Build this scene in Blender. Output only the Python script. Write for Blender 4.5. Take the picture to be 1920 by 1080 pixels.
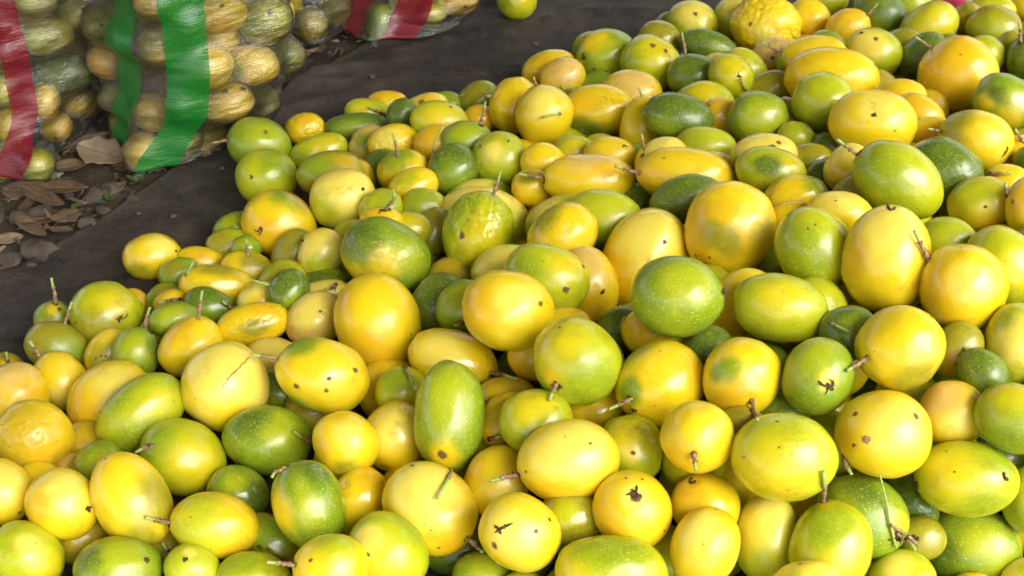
import bpy, math, random
import numpy as np
from mathutils import Vector, Quaternion
random.seed(7); RNG = np.random.default_rng(7)
scene = bpy.context.scene
COL = scene.collection
for o in list(bpy.data.objects): bpy.data.objects.remove(o)

# ------------------------------------------------------------------ camera, sky, sun, exposure
cam_d = bpy.data.cameras.new('camera'); cam = bpy.data.objects.new('camera', cam_d); COL.objects.link(cam)
cam.location = (0, 0, .86); cam.rotation_euler = (math.radians(90-38), 0, 0)
cam_d.lens = 40; cam_d.sensor_width = 36; cam_d.clip_start = .05; cam_d.clip_end = 500
cam_d.dof.use_dof = True; cam_d.dof.focus_distance = 1.0; cam_d.dof.aperture_fstop = 18
scene.camera = cam
SUN_EL, SUN_AZ = math.radians(50), math.radians(138)      # azimuth clockwise from +Y: behind the camera, to the right
world = bpy.data.worlds.new('World'); scene.world = world; world.use_nodes = True
wn = world.node_tree; wn.nodes.clear()
sky = wn.nodes.new('ShaderNodeTexSky'); sky.sky_type = 'NISHITA'; sky.sun_disc = False
sky.sun_elevation = SUN_EL; sky.sun_rotation = SUN_AZ; sky.dust_density = 4; sky.air_density = 1.0; sky.ozone_density = .6
hs = wn.nodes.new('ShaderNodeHueSaturation'); hs.inputs['Saturation'].default_value = .22   # overcast: grey cloud light
bg = wn.nodes.new('ShaderNodeBackground'); bg.inputs['Strength'].default_value = .15
wo = wn.nodes.new('ShaderNodeOutputWorld')
wn.links.new(sky.outputs[0], hs.inputs['Color']); wn.links.new(hs.outputs[0], bg.inputs['Color']); wn.links.new(bg.outputs[0], wo.inputs['Surface'])
sun_d = bpy.data.lights.new('sun', 'SUN'); sun_d.energy = 1.2; sun_d.angle = math.radians(52); sun_d.color = (1, .975, .90)
sun = bpy.data.objects.new('sun', sun_d); COL.objects.link(sun)
sd = Vector((math.sin(SUN_AZ)*math.cos(SUN_EL), math.cos(SUN_AZ)*math.cos(SUN_EL), math.sin(SUN_EL)))
sun.rotation_euler = sd.to_track_quat('Z', 'Y').to_euler(); sun.location = (1, -2, 3)
vs = scene.view_settings
vs.view_transform = 'Standard'; vs.look = 'None'; vs.exposure = 1.27; vs.gamma = 1; vs.use_curve_mapping = False
scene.render.engine = 'CYCLES'; scene.cycles.max_bounces = 10; scene.cycles.transparent_max_bounces = 16
try:
    scene.cycles.use_denoising = True
except Exception: pass

# ------------------------------------------------------------------ helpers
def vnoise(P, seed=0):
    """value noise in [-1,1] for an Nx3 array"""
    P = np.asarray(P, float); i = np.floor(P).astype(np.int64); f = P-i; f = f*f*(3-2*f)
    def h(a, b, c):
        n = (a*374761393 + b*668265263 + c*2147483647 + seed*974634777) & 0xffffffff
        n = ((n ^ (n >> 13))*1274126177) & 0xffffffff
        n = ((n ^ (n >> 16))*2246822519) & 0xffffffff
        return ((n ^ (n >> 15)) & 0xffff)/32767.5-1
    r = 0
    for dx in (0, 1):
        for dy in (0, 1):
            for dz in (0, 1):
                w = (f[:, 0] if dx else 1-f[:, 0])*(f[:, 1] if dy else 1-f[:, 1])*(f[:, 2] if dz else 1-f[:, 2])
                r = r + w*h(i[:, 0]+dx, i[:, 1]+dy, i[:, 2]+dz)
    return r
def fbm(P, seed=0, o=3):
    P = np.asarray(P, float); r = 0; a = 1; t = 0
    for k in range(o):
        r = r + a*vnoise(P*2**k+k*17.3, seed+k); t += a; a *= .5
    return r/t
def mesh(name, V, Fc, mats, smooth=True, midx=None):
    """one mesh from arrays; Fc is an (n,3|4) int array or a list of tuples"""
    me = bpy.data.meshes.new(name); V = np.asarray(V, np.float32)
    if isinstance(Fc, np.ndarray):
        k = Fc.shape[1]; me.vertices.add(len(V)); me.vertices.foreach_set('co', V.ravel())
        me.loops.add(Fc.size); me.loops.foreach_set('vertex_index', Fc.astype(np.int32).ravel())
        me.polygons.add(len(Fc)); me.polygons.foreach_set('loop_start', np.arange(0, Fc.size, k, dtype=np.int32))
        me.update(calc_edges=True)
    else:
        me.from_pydata([tuple(v) for v in V], [], [tuple(f) for f in Fc]); me.update()
    for m in (mats if isinstance(mats, (list, tuple)) else [mats]): me.materials.append(m)
    me.polygons.foreach_set('use_smooth', [smooth]*len(me.polygons))
    if midx is not None: me.polygons.foreach_set('material_index', np.asarray(midx, np.int32))
    return me
def link(name, me, parent=None):
    o = bpy.data.objects.new(name, me); COL.objects.link(o)
    if parent is not None: o.parent = parent
    return o
def tag(o, label=None, cat=None, group=None, kind=None):
    if label: o['label'] = label
    if cat: o['category'] = cat
    if group: o['group'] = group
    if kind: o['kind'] = kind
    return o
def tube(pts, rad, seg=6, cap=True):
    """tube through pts with a radius per point; returns V, F"""
    pts = np.asarray(pts, float); n = len(pts); V = []; Fc = []
    up = np.array([.31, .17, .93])
    for i in range(n):
        t = pts[min(i+1, n-1)]-pts[max(i-1, 0)]; t = t/(np.linalg.norm(t)+1e-9)
        a = np.cross(t, up); a /= np.linalg.norm(a)+1e-9; b = np.cross(t, a)
        for k in range(seg):
            q = 2*math.pi*k/seg; V.append(pts[i]+rad[i]*(math.cos(q)*a+math.sin(q)*b))
    for i in range(n-1):
        for k in range(seg):
            k2 = (k+1) % seg; Fc.append((i*seg+k, i*seg+k2, (i+1)*seg+k2, (i+1)*seg+k))
    if cap: Fc.append(tuple(range(seg))[::-1]); Fc.append(tuple((n-1)*seg+k for k in range(seg)))
    return V, Fc
def resample(pts, n):
    pts = np.asarray(pts, float); d = np.r_[0, np.cumsum(np.linalg.norm(np.diff(pts, axis=0), axis=1))]
    s = np.linspace(0, d[-1], n); out = np.stack([np.interp(s, d, pts[:, k]) for k in range(3)], 1)
    for _ in range(2): out[1:-1] = (out[:-2]+2*out[1:-1]+out[2:])/4
    return out, d[-1]
def join(parts):
    V = []; Fc = []
    for v, f in parts:
        o = len(V); V.extend(v); Fc.extend(tuple(i+o for i in q) for q in f)
    return V, Fc

# ------------------------------------------------------------------ materials
def nm(name):
    m = bpy.data.materials.new(name); m.use_nodes = True; nt = m.node_tree; nt.nodes.clear()
    out = nt.nodes.new('ShaderNodeOutputMaterial'); p = nt.nodes.new('ShaderNodeBsdfPrincipled')
    nt.links.new(p.outputs[0], out.inputs['Surface'])
    return m, nt, p, out
def N(nt, t, **kw):
    n = nt.nodes.new(t)
    for k, v in kw.items():
        if k in n.inputs: n.inputs[k].default_value = v
        else: setattr(n, k, v)
    return n
def mixc(nt, fac, a, b, blend='MIX'):
    n = nt.nodes.new('ShaderNodeMix'); n.data_type = 'RGBA'; n.blend_type = blend
    for s, v in ((n.inputs[0], fac), (n.inputs[6], a), (n.inputs[7], b)):
        if hasattr(v, 'links'): nt.links.new(v, s)
        elif isinstance(v, tuple): s.default_value = v if len(v) == 4 else v+(1,)
        else: s.default_value = v
    return n.outputs[2]
def mapr(nt, v, a, b, c=0, d=1):
    n = nt.nodes.new('ShaderNodeMapRange'); n.inputs[1].default_value = a; n.inputs[2].default_value = b
    n.inputs[3].default_value = c; n.inputs[4].default_value = d; nt.links.new(v, n.inputs[0]); return n.outputs[0]
def math_(nt, op, a, b=None):
    n = nt.nodes.new('ShaderNodeMath'); n.operation = op
    for s, v in ((n.inputs[0], a), (n.inputs[1], b)):
        if v is None: continue
        if hasattr(v, 'links'): nt.links.new(v, s)
        else: s.default_value = v
    return n.outputs[0]
def objcoord(nt, shift=True):
    tc = N(nt, 'ShaderNodeTexCoord')
    if not shift: return tc.outputs['Object']
    oi = N(nt, 'ShaderNodeObjectInfo'); mul = math_(nt, 'MULTIPLY', oi.outputs['Random'], 37.0)
    va = nt.nodes.new('ShaderNodeVectorMath'); va.operation = 'ADD'
    nt.links.new(tc.outputs['Object'], va.inputs[0]); nt.links.new(mul, va.inputs[1]); return va.outputs[0]
def simple(name, c1, c2, scale, rough=.8, bump=.2, bscale=None, shift=True):
    m, nt, p, out = nm(name); co = objcoord(nt, shift)
    n = N(nt, 'ShaderNodeTexNoise', Scale=scale, Detail=5.0); nt.links.new(co, n.inputs['Vector'])
    nt.links.new(mixc(nt, mapr(nt, n.outputs[0], .32, .68), c1, c2), p.inputs['Base Color'])
    p.inputs['Roughness'].default_value = rough
    b = N(nt, 'ShaderNodeBump', Strength=bump, Distance=.002); n2 = N(nt, 'ShaderNodeTexNoise', Scale=bscale or scale*3, Detail=4.0)
    nt.links.new(co, n2.inputs['Vector']); nt.links.new(n2.outputs[0], b.inputs['Height']); nt.links.new(b.outputs[0], p.inputs['Normal'])
    return m

def skin_material():
    m, nt, p, out = nm('fruit_skin'); co = objcoord(nt)
    at = N(nt, 'ShaderNodeAttribute', attribute_name='skin')
    base, spk = at.outputs['Color'], at.outputs['Alpha']
    n1 = N(nt, 'ShaderNodeTexNoise', Scale=60.0, Detail=6.0, Roughness=.65); nt.links.new(co, n1.inputs['Vector'])
    c = mixc(nt, mapr(nt, n1.outputs[0], .3, .7, 0, .14), base, (.56, .42, .006), 'MIX')
    n2 = N(nt, 'ShaderNodeTexNoise', Scale=420.0, Detail=3.0); nt.links.new(co, n2.inputs['Vector'])
    c = mixc(nt, mapr(nt, n2.outputs[0], .35, .7, 0, .08), c, (.9, .80, .22), 'MIX')
    # pale lenticels
    vo = N(nt, 'ShaderNodeTexVoronoi', Scale=370.0, Randomness=1.0); nt.links.new(co, vo.inputs['Vector'])
    ok = math_(nt, 'LESS_THAN', N(nt, 'ShaderNodeSeparateColor').outputs[0], .8)
    sc = N(nt, 'ShaderNodeSeparateColor'); nt.links.new(vo.outputs['Color'], sc.inputs[0])
    ok = math_(nt, 'GREATER_THAN', sc.outputs[0], .35)
    dot = math_(nt, 'MULTIPLY', mapr(nt, vo.outputs['Distance'], .30, .16), ok)
    c = mixc(nt, math_(nt, 'MULTIPLY', math_(nt, 'MULTIPLY', dot, spk), .55), c, (.72, .72, .22))
    # rare small brown flecks
    v2 = N(nt, 'ShaderNodeTexVoronoi', Scale=75.0, Randomness=1.0); nt.links.new(co, v2.inputs['Vector'])
    s2 = N(nt, 'ShaderNodeSeparateColor'); nt.links.new(v2.outputs['Color'], s2.inputs[0])
    fl = math_(nt, 'MULTIPLY', mapr(nt, v2.outputs['Distance'], .085, .045), math_(nt, 'GREATER_THAN', s2.outputs[1], .80))
    c = mixc(nt, math_(nt, 'MULTIPLY', fl, .8), c, (.10, .05, .015))
    # dull brown scuffs in a few places
    n6 = N(nt, 'ShaderNodeTexNoise', Scale=26.0, Detail=2.0); nt.links.new(co, n6.inputs['Vector'])
    n7 = N(nt, 'ShaderNodeTexNoise', Scale=190.0, Detail=5.0, Roughness=.7); nt.links.new(co, n7.inputs['Vector'])
    scf = math_(nt, 'MULTIPLY', mapr(nt, n6.outputs[0], .60, .74), mapr(nt, n7.outputs[0], .46, .62))
    c = mixc(nt, math_(nt, 'MULTIPLY', scf, .55), c, (.30, .17, .035))
    # streaky, patchy ripening along the fruit
    mp = N(nt, 'ShaderNodeMapping'); mp.inputs['Scale'].default_value = (1, 1, .35); nt.links.new(co, mp.inputs['Vector'])
    n8 = N(nt, 'ShaderNodeTexNoise', Scale=120.0, Detail=5.0, Roughness=.7); nt.links.new(mp.outputs[0], n8.inputs['Vector'])
    c = mixc(nt, mapr(nt, n8.outputs[0], .35, .72, .0, .16), c, c, 'MULTIPLY')
    nt.links.new(c, p.inputs['Base Color'])
    n3 = N(nt, 'ShaderNodeTexNoise', Scale=35.0, Detail=4.0); nt.links.new(co, n3.inputs['Vector'])
    oi = N(nt, 'ShaderNodeObjectInfo')
    nt.links.new(math_(nt, 'ADD', mapr(nt, n3.outputs[0], .3, .7, .20, .38), mapr(nt, oi.outputs['Random'], 0, 1, -.04, .10)), p.inputs['Roughness'])
    p.inputs['Specular IOR Level'].default_value = .5
    p.inputs['Coat Weight'].default_value = .32; p.inputs['Subsurface Weight'].default_value = .22; p.inputs['Subsurface Radius'].default_value = (1, .75, .05); p.inputs['Subsurface Scale'].default_value = .009; nt.links.new(math_(nt, 'ADD', mapr(nt, n3.outputs[0], .3, .7, .05, .14), math_(nt, 'MULTIPLY', scf, .4)), p.inputs['Coat Roughness'])
    b = N(nt, 'ShaderNodeBump', Strength=.16, Distance=.0009)
    hn = math_(nt, 'ADD', math_(nt, 'MULTIPLY', n2.outputs[0], .5), math_(nt, 'MULTIPLY', math_(nt, 'MULTIPLY', dot, spk), .35))
    n4 = N(nt, 'ShaderNodeTexNoise', Scale=110.0, Detail=3.0); nt.links.new(co, n4.inputs['Vector'])
    nt.links.new(math_(nt, 'ADD', hn, math_(nt, 'MULTIPLY', n4.outputs[0], 1.2)), b.inputs['Height'])
    nt.links.new(b.outputs[0], p.inputs['Normal'])
    return m
M_SKIN = skin_material()
M_STEM = simple('dry_stalk', (.46, .30, .14), (.16, .09, .04), 260, .8, .5)
M_TIP = simple('green_stalk', (.26, .38, .06), (.44, .50, .16), 200, .55, .2)
M_CAL = simple('dry_calyx', (.12, .06, .025), (.03, .015, .008), 300, .85, .5)
M_BLEM = simple('blemish_brown', (.10, .05, .018), (.23, .13, .05), 500, .8, .3)
M_SCAB = simple('scab_tan', (.48, .27, .10), (.30, .15, .05), 500, .7, .3)
for m_ in (M_BLEM, M_SCAB):                       # soft edged marks
    nt_ = m_.node_tree; out_ = [n for n in nt_.nodes if n.type == 'OUTPUT_MATERIAL'][0]; sh_ = out_.inputs[0].links[0].from_socket
    at_ = N(nt_, 'ShaderNodeAttribute', attribute_name='soft'); tr_ = N(nt_, 'ShaderNodeBsdfTransparent'); mx_ = N(nt_, 'ShaderNodeMixShader')
    nt_.links.new(at_.outputs['Fac'], mx_.inputs[0]); nt_.links.new(tr_.outputs[0], mx_.inputs[1]); nt_.links.new(sh_, mx_.inputs[2]); nt_.links.new(mx_.outputs[0], out_.inputs[0])
M_CRACK = simple('crack_brown', (.50, .30, .07), (.32, .17, .04), 400, .8, .3)
M_STONE = simple('stone', (.125, .095, .066), (.05, .037, .025), 40, .85, .6, 160)
M_SOIL = simple('soil', (.105, .073, .045), (.036, .025, .016), 14, .95, .8, 120, False)
M_LEAF = [simple('dead_leaf', (.22, .155, .09), (.11, .07, .038), 45, .7, .35, 160), simple('dead_leaf_red', (.15, .085, .045), (.075, .042, .022), 45, .65, .35, 160),
          simple('dead_leaf_pale', (.36, .275, .18), (.22, .155, .09), 40, .7, .35, 160)]
M_RIB = simple('leaf_rib', (.24, .17, .09), (.15, .10, .05), 60, .7)
M_SPROUT = simple('sprout_green', (.045, .085, .012), (.07, .11, .02), 90, .5)
M_AWN = simple('shade_canopy_fabric', (.62, .60, .56), (.56, .54, .50), 3, .8, .1)  # unseen canopy's underside, kept pale to bounce fill onto the fruit

def cloth_material():
    m, nt, p, out = nm('woven_ground_cloth'); co = objcoord(nt, False)
    n = N(nt, 'ShaderNodeTexNoise', Scale=5.0, Detail=8.0, Roughness=.7); nt.links.new(co, n.inputs['Vector'])
    mp = N(nt, 'ShaderNodeMapping'); mp.inputs['Scale'].default_value = (11, 22, 11); mp.inputs['Rotation'].default_value = (0, 0, .35); nt.links.new(co, mp.inputs['Vector'])
    n2 = N(nt, 'ShaderNodeTexNoise', Scale=1.0, Detail=6.0, Roughness=.65); nt.links.new(mp.outputs[0], n2.inputs['Vector'])
    dust = math_(nt, 'MULTIPLY', mapr(nt, n.outputs[0], .36, .66), mapr(nt, n2.outputs[0], .30, .72, .25, 1))
    n5 = N(nt, 'ShaderNodeTexNoise', Scale=240.0, Detail=2.0); nt.links.new(co, n5.inputs['Vector'])
    c = mixc(nt, dust, (.023, .0215, .0205), (.125, .101, .077))
    c = mixc(nt, mapr(nt, n5.outputs[0], .35, .75, 0, .35), c, (.15, .122, .09))
    n9 = N(nt, 'ShaderNodeTexNoise', Scale=34.0, Detail=6.0, Roughness=.75); nt.links.new(co, n9.inputs['Vector'])
    c = mixc(nt, mapr(nt, n9.outputs[0], .42, .66, 0, .4), c, (.014, .0135, .0135))
    nt.links.new(c, p.inputs['Base Color']); p.inputs['Roughness'].default_value = .72; p.inputs['Specular IOR Level'].default_value = .25
    w1 = N(nt, 'ShaderNodeTexWave', Scale=120.0, bands_direction='X'); w2 = N(nt, 'ShaderNodeTexWave', Scale=120.0, bands_direction='Y')
    nt.links.new(co, w1.inputs['Vector']); nt.links.new(co, w2.inputs['Vector'])
    b = N(nt, 'ShaderNodeBump', Strength=.35, Distance=.0015)
    nt.links.new(math_(nt, 'ADD', math_(nt, 'ADD', math_(nt, 'MULTIPLY', w1.outputs[0], .4), math_(nt, 'MULTIPLY', w2.outputs[0], .4)), n5.outputs[0]), b.inputs['Height'])
    nt.links.new(b.outputs[0], p.inputs['Normal'])
    return m
M_CLOTH = cloth_material()

def sack_material(name, bands, colr, haze=.16):
    """clear woven plastic film with printed colour bands; UV.x = degrees round the sack, UV.y = height in metres"""
    m, nt, p, out = nm(name)
    uv = N(nt, 'ShaderNodeUVMap', uv_map='wrap'); sx = N(nt, 'ShaderNodeSeparateXYZ'); nt.links.new(uv.outputs[0], sx.inputs[0])
    ang = sx.outputs[0]; band = None
    for a, b in bands:
        v = math_(nt, 'MULTIPLY', math_(nt, 'GREATER_THAN', ang, a), math_(nt, 'LESS_THAN', ang, b))
        band = v if band is None else math_(nt, 'ADD', band, v)
    mp = N(nt, 'ShaderNodeMapping'); mp.inputs['Scale'].default_value = (.0027*190, 190, 1); nt.links.new(uv.outputs[0], mp.inputs['Vector'])
    w1 = N(nt, 'ShaderNodeTexWave', Scale=.5, bands_direction='X', Distortion=.6); w2 = N(nt, 'ShaderNodeTexWave', Scale=.5, bands_direction='Y', Distortion=.6)
    nt.links.new(mp.outputs[0], w1.inputs['Vector']); nt.links.new(mp.outputs[0], w2.inputs['Vector'])
    weave = math_(nt, 'MULTIPLY', w1.outputs[0], w2.outputs[0])
    m2 = N(nt, 'ShaderNodeMapping'); m2.inputs['Scale'].default_value = (.05, 55, 1); nt.links.new(uv.outputs[0], m2.inputs['Vector'])
    fold = N(nt, 'ShaderNodeTexNoise', Scale=1.0, Detail=4.0, Roughness=.6); nt.links.new(m2.outputs[0], fold.inputs['Vector'])
    b1 = N(nt, 'ShaderNodeBump', Strength=.9, Distance=.0085); nt.links.new(fold.outputs[0], b1.inputs['Height'])
    b2 = N(nt, 'ShaderNodeBump', Strength=.5, Distance=.0012); nt.links.new(weave, b2.inputs['Height']); nt.links.new(b1.outputs[0], b2.inputs['Normal'])
    p.inputs['Roughness'].default_value = .30; p.inputs['Specular IOR Level'].default_value = .6
    b3 = N(nt, 'ShaderNodeBump', Strength=.35, Distance=.004); nt.links.new(math_(nt, 'ADD', math_(nt, 'MULTIPLY', weave, .15), fold.outputs[0]), b3.inputs['Height']); nt.links.new(b3.outputs[0], p.inputs['Normal'])
    if band is not None: nt.links.new(mixc(nt, band, (.55, .54, .47), colr), p.inputs['Base Color'])
    else: p.inputs['Base Color'].default_value = (.55, .54, .47, 1)
    tr = N(nt, 'ShaderNodeBsdfTransparent'); tr.inputs[0].default_value = (.96, .955, .92, 1)
    gl = N(nt, 'ShaderNodeBsdfGlossy'); gl.inputs['Roughness'].default_value = .12; nt.links.new(b2.outputs[0], gl.inputs['Normal'])
    fr = N(nt, 'ShaderNodeFresnel', IOR=1.5); nt.links.new(b2.outputs[0], fr.inputs['Normal'])
    clear = N(nt, 'ShaderNodeMixShader'); nt.links.new(math_(nt, 'MULTIPLY', fr.outputs[0], 2.7), clear.inputs[0]); nt.links.new(tr.outputs[0], clear.inputs[1]); nt.links.new(gl.outputs[0], clear.inputs[2])
    opq = math_(nt, 'ADD', math_(nt, 'MULTIPLY', weave, haze), haze*.5)
    if band is not None:
        opq = math_(nt, 'ADD', opq, math_(nt, 'MULTIPLY', band, math_(nt, 'ADD', math_(nt, 'MULTIPLY', weave, .20), .67)))
    mx = N(nt, 'ShaderNodeMixShader'); nt.links.new(opq, mx.inputs[0]); nt.links.new(clear.outputs[0], mx.inputs[1]); nt.links.new(p.outputs[0], mx.inputs[2])
    nt.links.new(mx.outputs[0], out.inputs['Surface'])
    return m

# ------------------------------------------------------------------ ground
EDGE = np.array([(-0.754, 1.0), (-0.632, 1.111), (-0.605, 1.147), (-0.582, 1.181), (-0.54, 1.253), (-0.492, 1.345), (-0.454, 1.411), (-0.42, 1.471), (-0.376, 1.542), (-0.342, 1.617), (-0.312, 1.672), (-0.282, 1.713), (-0.234, 1.768), (-0.15, 1.86), (-0.02, 1.99), (0.2, 1.985), (0.5, 1.98), (0.9, 1.98), (1.4, 1.97)])
gx = np.linspace(-1.9, 1.9, 191); gy = np.linspace(-.5, 3.3, 191)
X, Y = np.meshgrid(gx, gy); Pq = np.stack([X.ravel(), Y.ravel(), np.zeros(X.size)], 1)
ey = np.interp(Pq[:, 0], EDGE[:, 0], EDGE[:, 1])
outside = np.clip((Pq[:, 1]-ey)/.05, 0, 1)
Z = -.012+outside*(.007+.010*fbm(Pq*16, 3)+.006*fbm(Pq*60, 5))
Fq = np.array([(j*191+i, j*191+i+1, (j+1)*191+i+1, (j+1)*191+i) for j in range(190) for i in range(190)])
g = link('ground', mesh('ground', np.c_[Pq[:, :2], Z], Fq, M_SOIL)); tag(g, 'brown earth under the sacks and the pile', kind='structure')
far = np.array([(-200, -200, -.03), (200, -200, -.03), (200, 200, -.03), (-200, 200, -.03)])
g2 = link('terrain', mesh('terrain', far, np.array([[0, 1, 2, 3]]), M_SOIL)); tag(g2, 'flat earth stretching away around the market place', kind='structure')

# the dark woven cloth the fruit lies on: its far edge follows EDGE, it runs back past the camera
ns, ntt = 260, 120
d = np.r_[0, np.cumsum(np.linalg.norm(np.diff(EDGE, axis=0), axis=1))]; s = np.linspace(0, d[-1], ns)
ex = np.interp(s, d, EDGE[:, 0]); eyy = np.interp(s, d, EDGE[:, 1])
for _ in range(6):
    ex[1:-1] = (ex[:-2]+ex[1:-1]*2+ex[2:])/4; eyy[1:-1] = (eyy[:-2]+eyy[1:-1]*2+eyy[2:])/4
V = []
for k in range(ntt):
    t = (k/(ntt-1))**1.15
    yy = eyy*(1-t)+(-.3)*t; xx = ex+(.0)*t
    V.append(np.stack([xx, yy, np.zeros(ns)], 1))
V = np.concatenate(V)
Vr = np.stack([V[:, 0]*1.0+V[:, 1]*.35, V[:, 1]-V[:, 0]*.35, V[:, 2]], 1)
fold = np.clip(fbm(Vr*np.array([2.2, 9, 1]), 31)*1.6, -1, 1); fold2 = 1-np.abs(fbm(Vr*np.array([3, 13, 1])+5, 47))*2.2
back = np.repeat(np.linspace(0, 1, ntt), ns)
V[:, 2] = .000+.006*(fold+1)+.011*np.clip(fold2, 0, 1)**3+.0015*fbm(V*40, 8)
V[:, 2] += .004*np.exp(-back*60)*(1+fbm(V*18, 12))
Fq = np.array([(k*ns+i, (k+1)*ns+i, (k+1)*ns+i+1, k*ns+i+1) for k in range(ntt-1) for i in range(ns-1)])
cl = link('ground_cloth', mesh('ground_cloth', V, Fq, M_CLOTH)); tag(cl, 'dark dusty woven cloth spread on the earth beneath the fruit', 'ground cloth')
so = cl.modifiers.new('thick', 'SOLIDIFY'); so.thickness = .0016; so.offset = -1

def in_litter(x, y): return y > np.interp(x, EDGE[:, 0], EDGE[:, 1])+.012
# gravel: too much to count
def ico():
    t = (1+5**.5)/2
    v = np.array([(-1, t, 0), (1, t, 0), (-1, -t, 0), (1, -t, 0), (0, -1, t), (0, 1, t), (0, -1, -t), (0, 1, -t), (t, 0, -1), (t, 0, 1), (-t, 0, -1), (-t, 0, 1)], float); v /= np.linalg.norm(v[0])
    f = np.array([(0, 11, 5), (0, 5, 1), (0, 1, 7), (0, 7, 10), (0, 10, 11), (1, 5, 9), (5, 11, 4), (11, 10, 2), (10, 7, 6), (7, 1, 8), (3, 9, 4), (3, 4, 2), (3, 2, 6), (3, 6, 8), (3, 8, 9), (4, 9, 5), (2, 4, 11), (6, 2, 10), (8, 6, 7), (9, 8, 1)])
    return v, f
def subdiv(v, f):
    v = [tuple(q) for q in v]; c = {}; nf = []
    def mid(a, b):
        k = (min(a, b), max(a, b))
        if k not in c:
            m = (np.array(v[a])+np.array(v[b])); m /= np.linalg.norm(m); c[k] = len(v); v.append(tuple(m))
        return c[k]
    for a, b, d in f:
        x, y, z = mid(a, b), mid(b, d), mid(d, a); nf += [(a, x, z), (b, y, x), (d, z, y), (x, y, z)]
    return np.array(v), np.array(nf)
IV, IF = ico(); IV2, IF2 = subdiv(IV, IF); IV3, IF3 = subdiv(IV2, IF2)
GV = []; GF = []; n = 0
for k in range(1500):
    x = RNG.uniform(-1.15, -.1); y = RNG.uniform(1.05, 2.2)
    if not in_litter(x, y): continue
    r = .002+.008*RNG.random()**3; a = RNG.uniform(0, 6.28)
    v = IV*(1+.28*RNG.standard_normal((12, 1)))*r*np.array([1.25, .9, .8])
    v = np.stack([v[:, 0]*math.cos(a)-v[:, 1]*math.sin(a)+x, v[:, 0]*math.sin(a)+v[:, 1]*math.cos(a)+y, v[:, 2]+r*.2-.004], 1)
    GV.append(v); GF.append(IF+n*12); n += 1
gr = link('gravel', mesh('gravel', np.concatenate(GV), np.concatenate(GF), M_STONE, False)); tag(gr, 'fine gravel and crumbs of earth beside the cloth', kind='stuff')
# shredded litter
for part in range(3):
    SV = []; SF = []; n = 0
    for k in range((900, 900, 420)[part]):
        x = RNG.uniform(-1.15, -.15); y = RNG.uniform(1.08, 2.1)
        if not in_litter(x, y): continue
        l = .005+(.045, .035, .03)[part]*RNG.random()**2.4; w = l*RNG.uniform(.12, .55); a = RNG.uniform(0, 6.28); h = RNG.uniform(.001, .009)
        c1, c2, tl = RNG.uniform(0, .35), RNG.uniform(-.1, .4), RNG.uniform(-.25, .25)
        q = np.array([(-l/2, 0, c1*l), (-l*.2, -w*RNG.uniform(.2, .6), .3*w), (l*.22, -w*RNG.uniform(.2, .6), .2*w), (l/2, RNG.uniform(-.3, .3)*w, c2*l), (l*.25, w*RNG.uniform(.2, .6), .3*w), (-l*.25, w*RNG.uniform(.2, .6), .2*w), (0, 0, 0)])
        q[:, 2] += q[:, 1]*tl
        q = np.stack([q[:, 0]*math.cos(a)-q[:, 1]*math.sin(a)+x, q[:, 0]*math.sin(a)+q[:, 1]*math.cos(a)+y, q[:, 2]+h], 1)
        SV.append(q); SF.append(np.array([[6, 0, 1], [6, 1, 2], [6, 2, 3], [6, 3, 4], [6, 4, 5], [6, 5, 0]])+n*7); n += 1
    sh = link('leaf_litter', mesh('leaf_litter', np.concatenate(SV), np.concatenate(SF), M_LEAF[part], False)); tag(sh, ('shredded brown leaf crumbs on the earth', 'shredded reddish leaf crumbs on the earth', 'shredded pale leaf crumbs on the earth')[part], kind='stuff')

for i, (lab, x, y, a, b) in enumerate([('large flat grey brown stone by the edge of the dark cloth', -0.6, 1.169, 0.029, 0.019), ('rounded grey stone at the left edge of the litter', -0.656, 1.251, 0.013, 0.013), ('pale stone with flat facets between the leaves', -0.632, 1.26, 0.019, 0.014), ('grey stone right of the dark shaded leaf', -0.572, 1.299, 0.017, 0.015), ('rounded stone close to the green sprout', -0.552, 1.312, 0.015, 0.015), ('brown stone in the left corner of the litter', -0.636, 1.155, 0.016, 0.013), ('light stone in the shade between the two sacks', -0.642, 1.462, 0.01, 0.013), ('broken flat stone between the two sacks', -0.624, 1.47, 0.013, 0.012), ('dim stone in front of the orange fruit of the left sack', -0.655, 1.438, 0.014, 0.012), ('stone cut by the left edge of the photo', -0.682, 1.257, 0.006, 0.02), ('dark stone between the left sack and the oval leaf', -0.656, 1.395, 0.012, 0.01), ('small brown stone next to the triangular leaf', -0.56, 1.234, 0.013, 0.011), ('low stone at the left edge beside the cloth', -0.626, 1.13, 0.015, 0.008), ('small stone at the very edge of the dark cloth', -0.516, 1.296, 0.01, 0.008), ('muddy stone below the rounded one near the cloth', -0.547, 1.266, 0.011, 0.009), ('flat brown stone touching the edge of the dark cloth', -0.605, 1.141, 0.013, 0.008)]):
    v = IV3.copy(); v = v*(1+.16*fbm(v*1.3+i*5, 60+i)[:, None]); 
    cut = np.clip(v@np.array([math.cos(i), math.sin(i), .8])/1.28, -9, .62)   # a flat facet
    v = v-(np.maximum(v@np.array([math.cos(i), math.sin(i), .8])/1.28-.62, 0))[:, None]*np.array([math.cos(i), math.sin(i), .8])
    v = v*(1+.02*fbm(v*6, 80+i)[:, None])*np.array([a, b, min(a, b)*.85])
    o = link('stone', mesh('stone', v, IF3, M_STONE, False)); o.location = (x, y, min(a, b)*.22); o.rotation_euler = (0, 0, (i*.7) % .8-.4)
    tag(o, lab, 'stone', 'stones in the litter beside the cloth')

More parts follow.
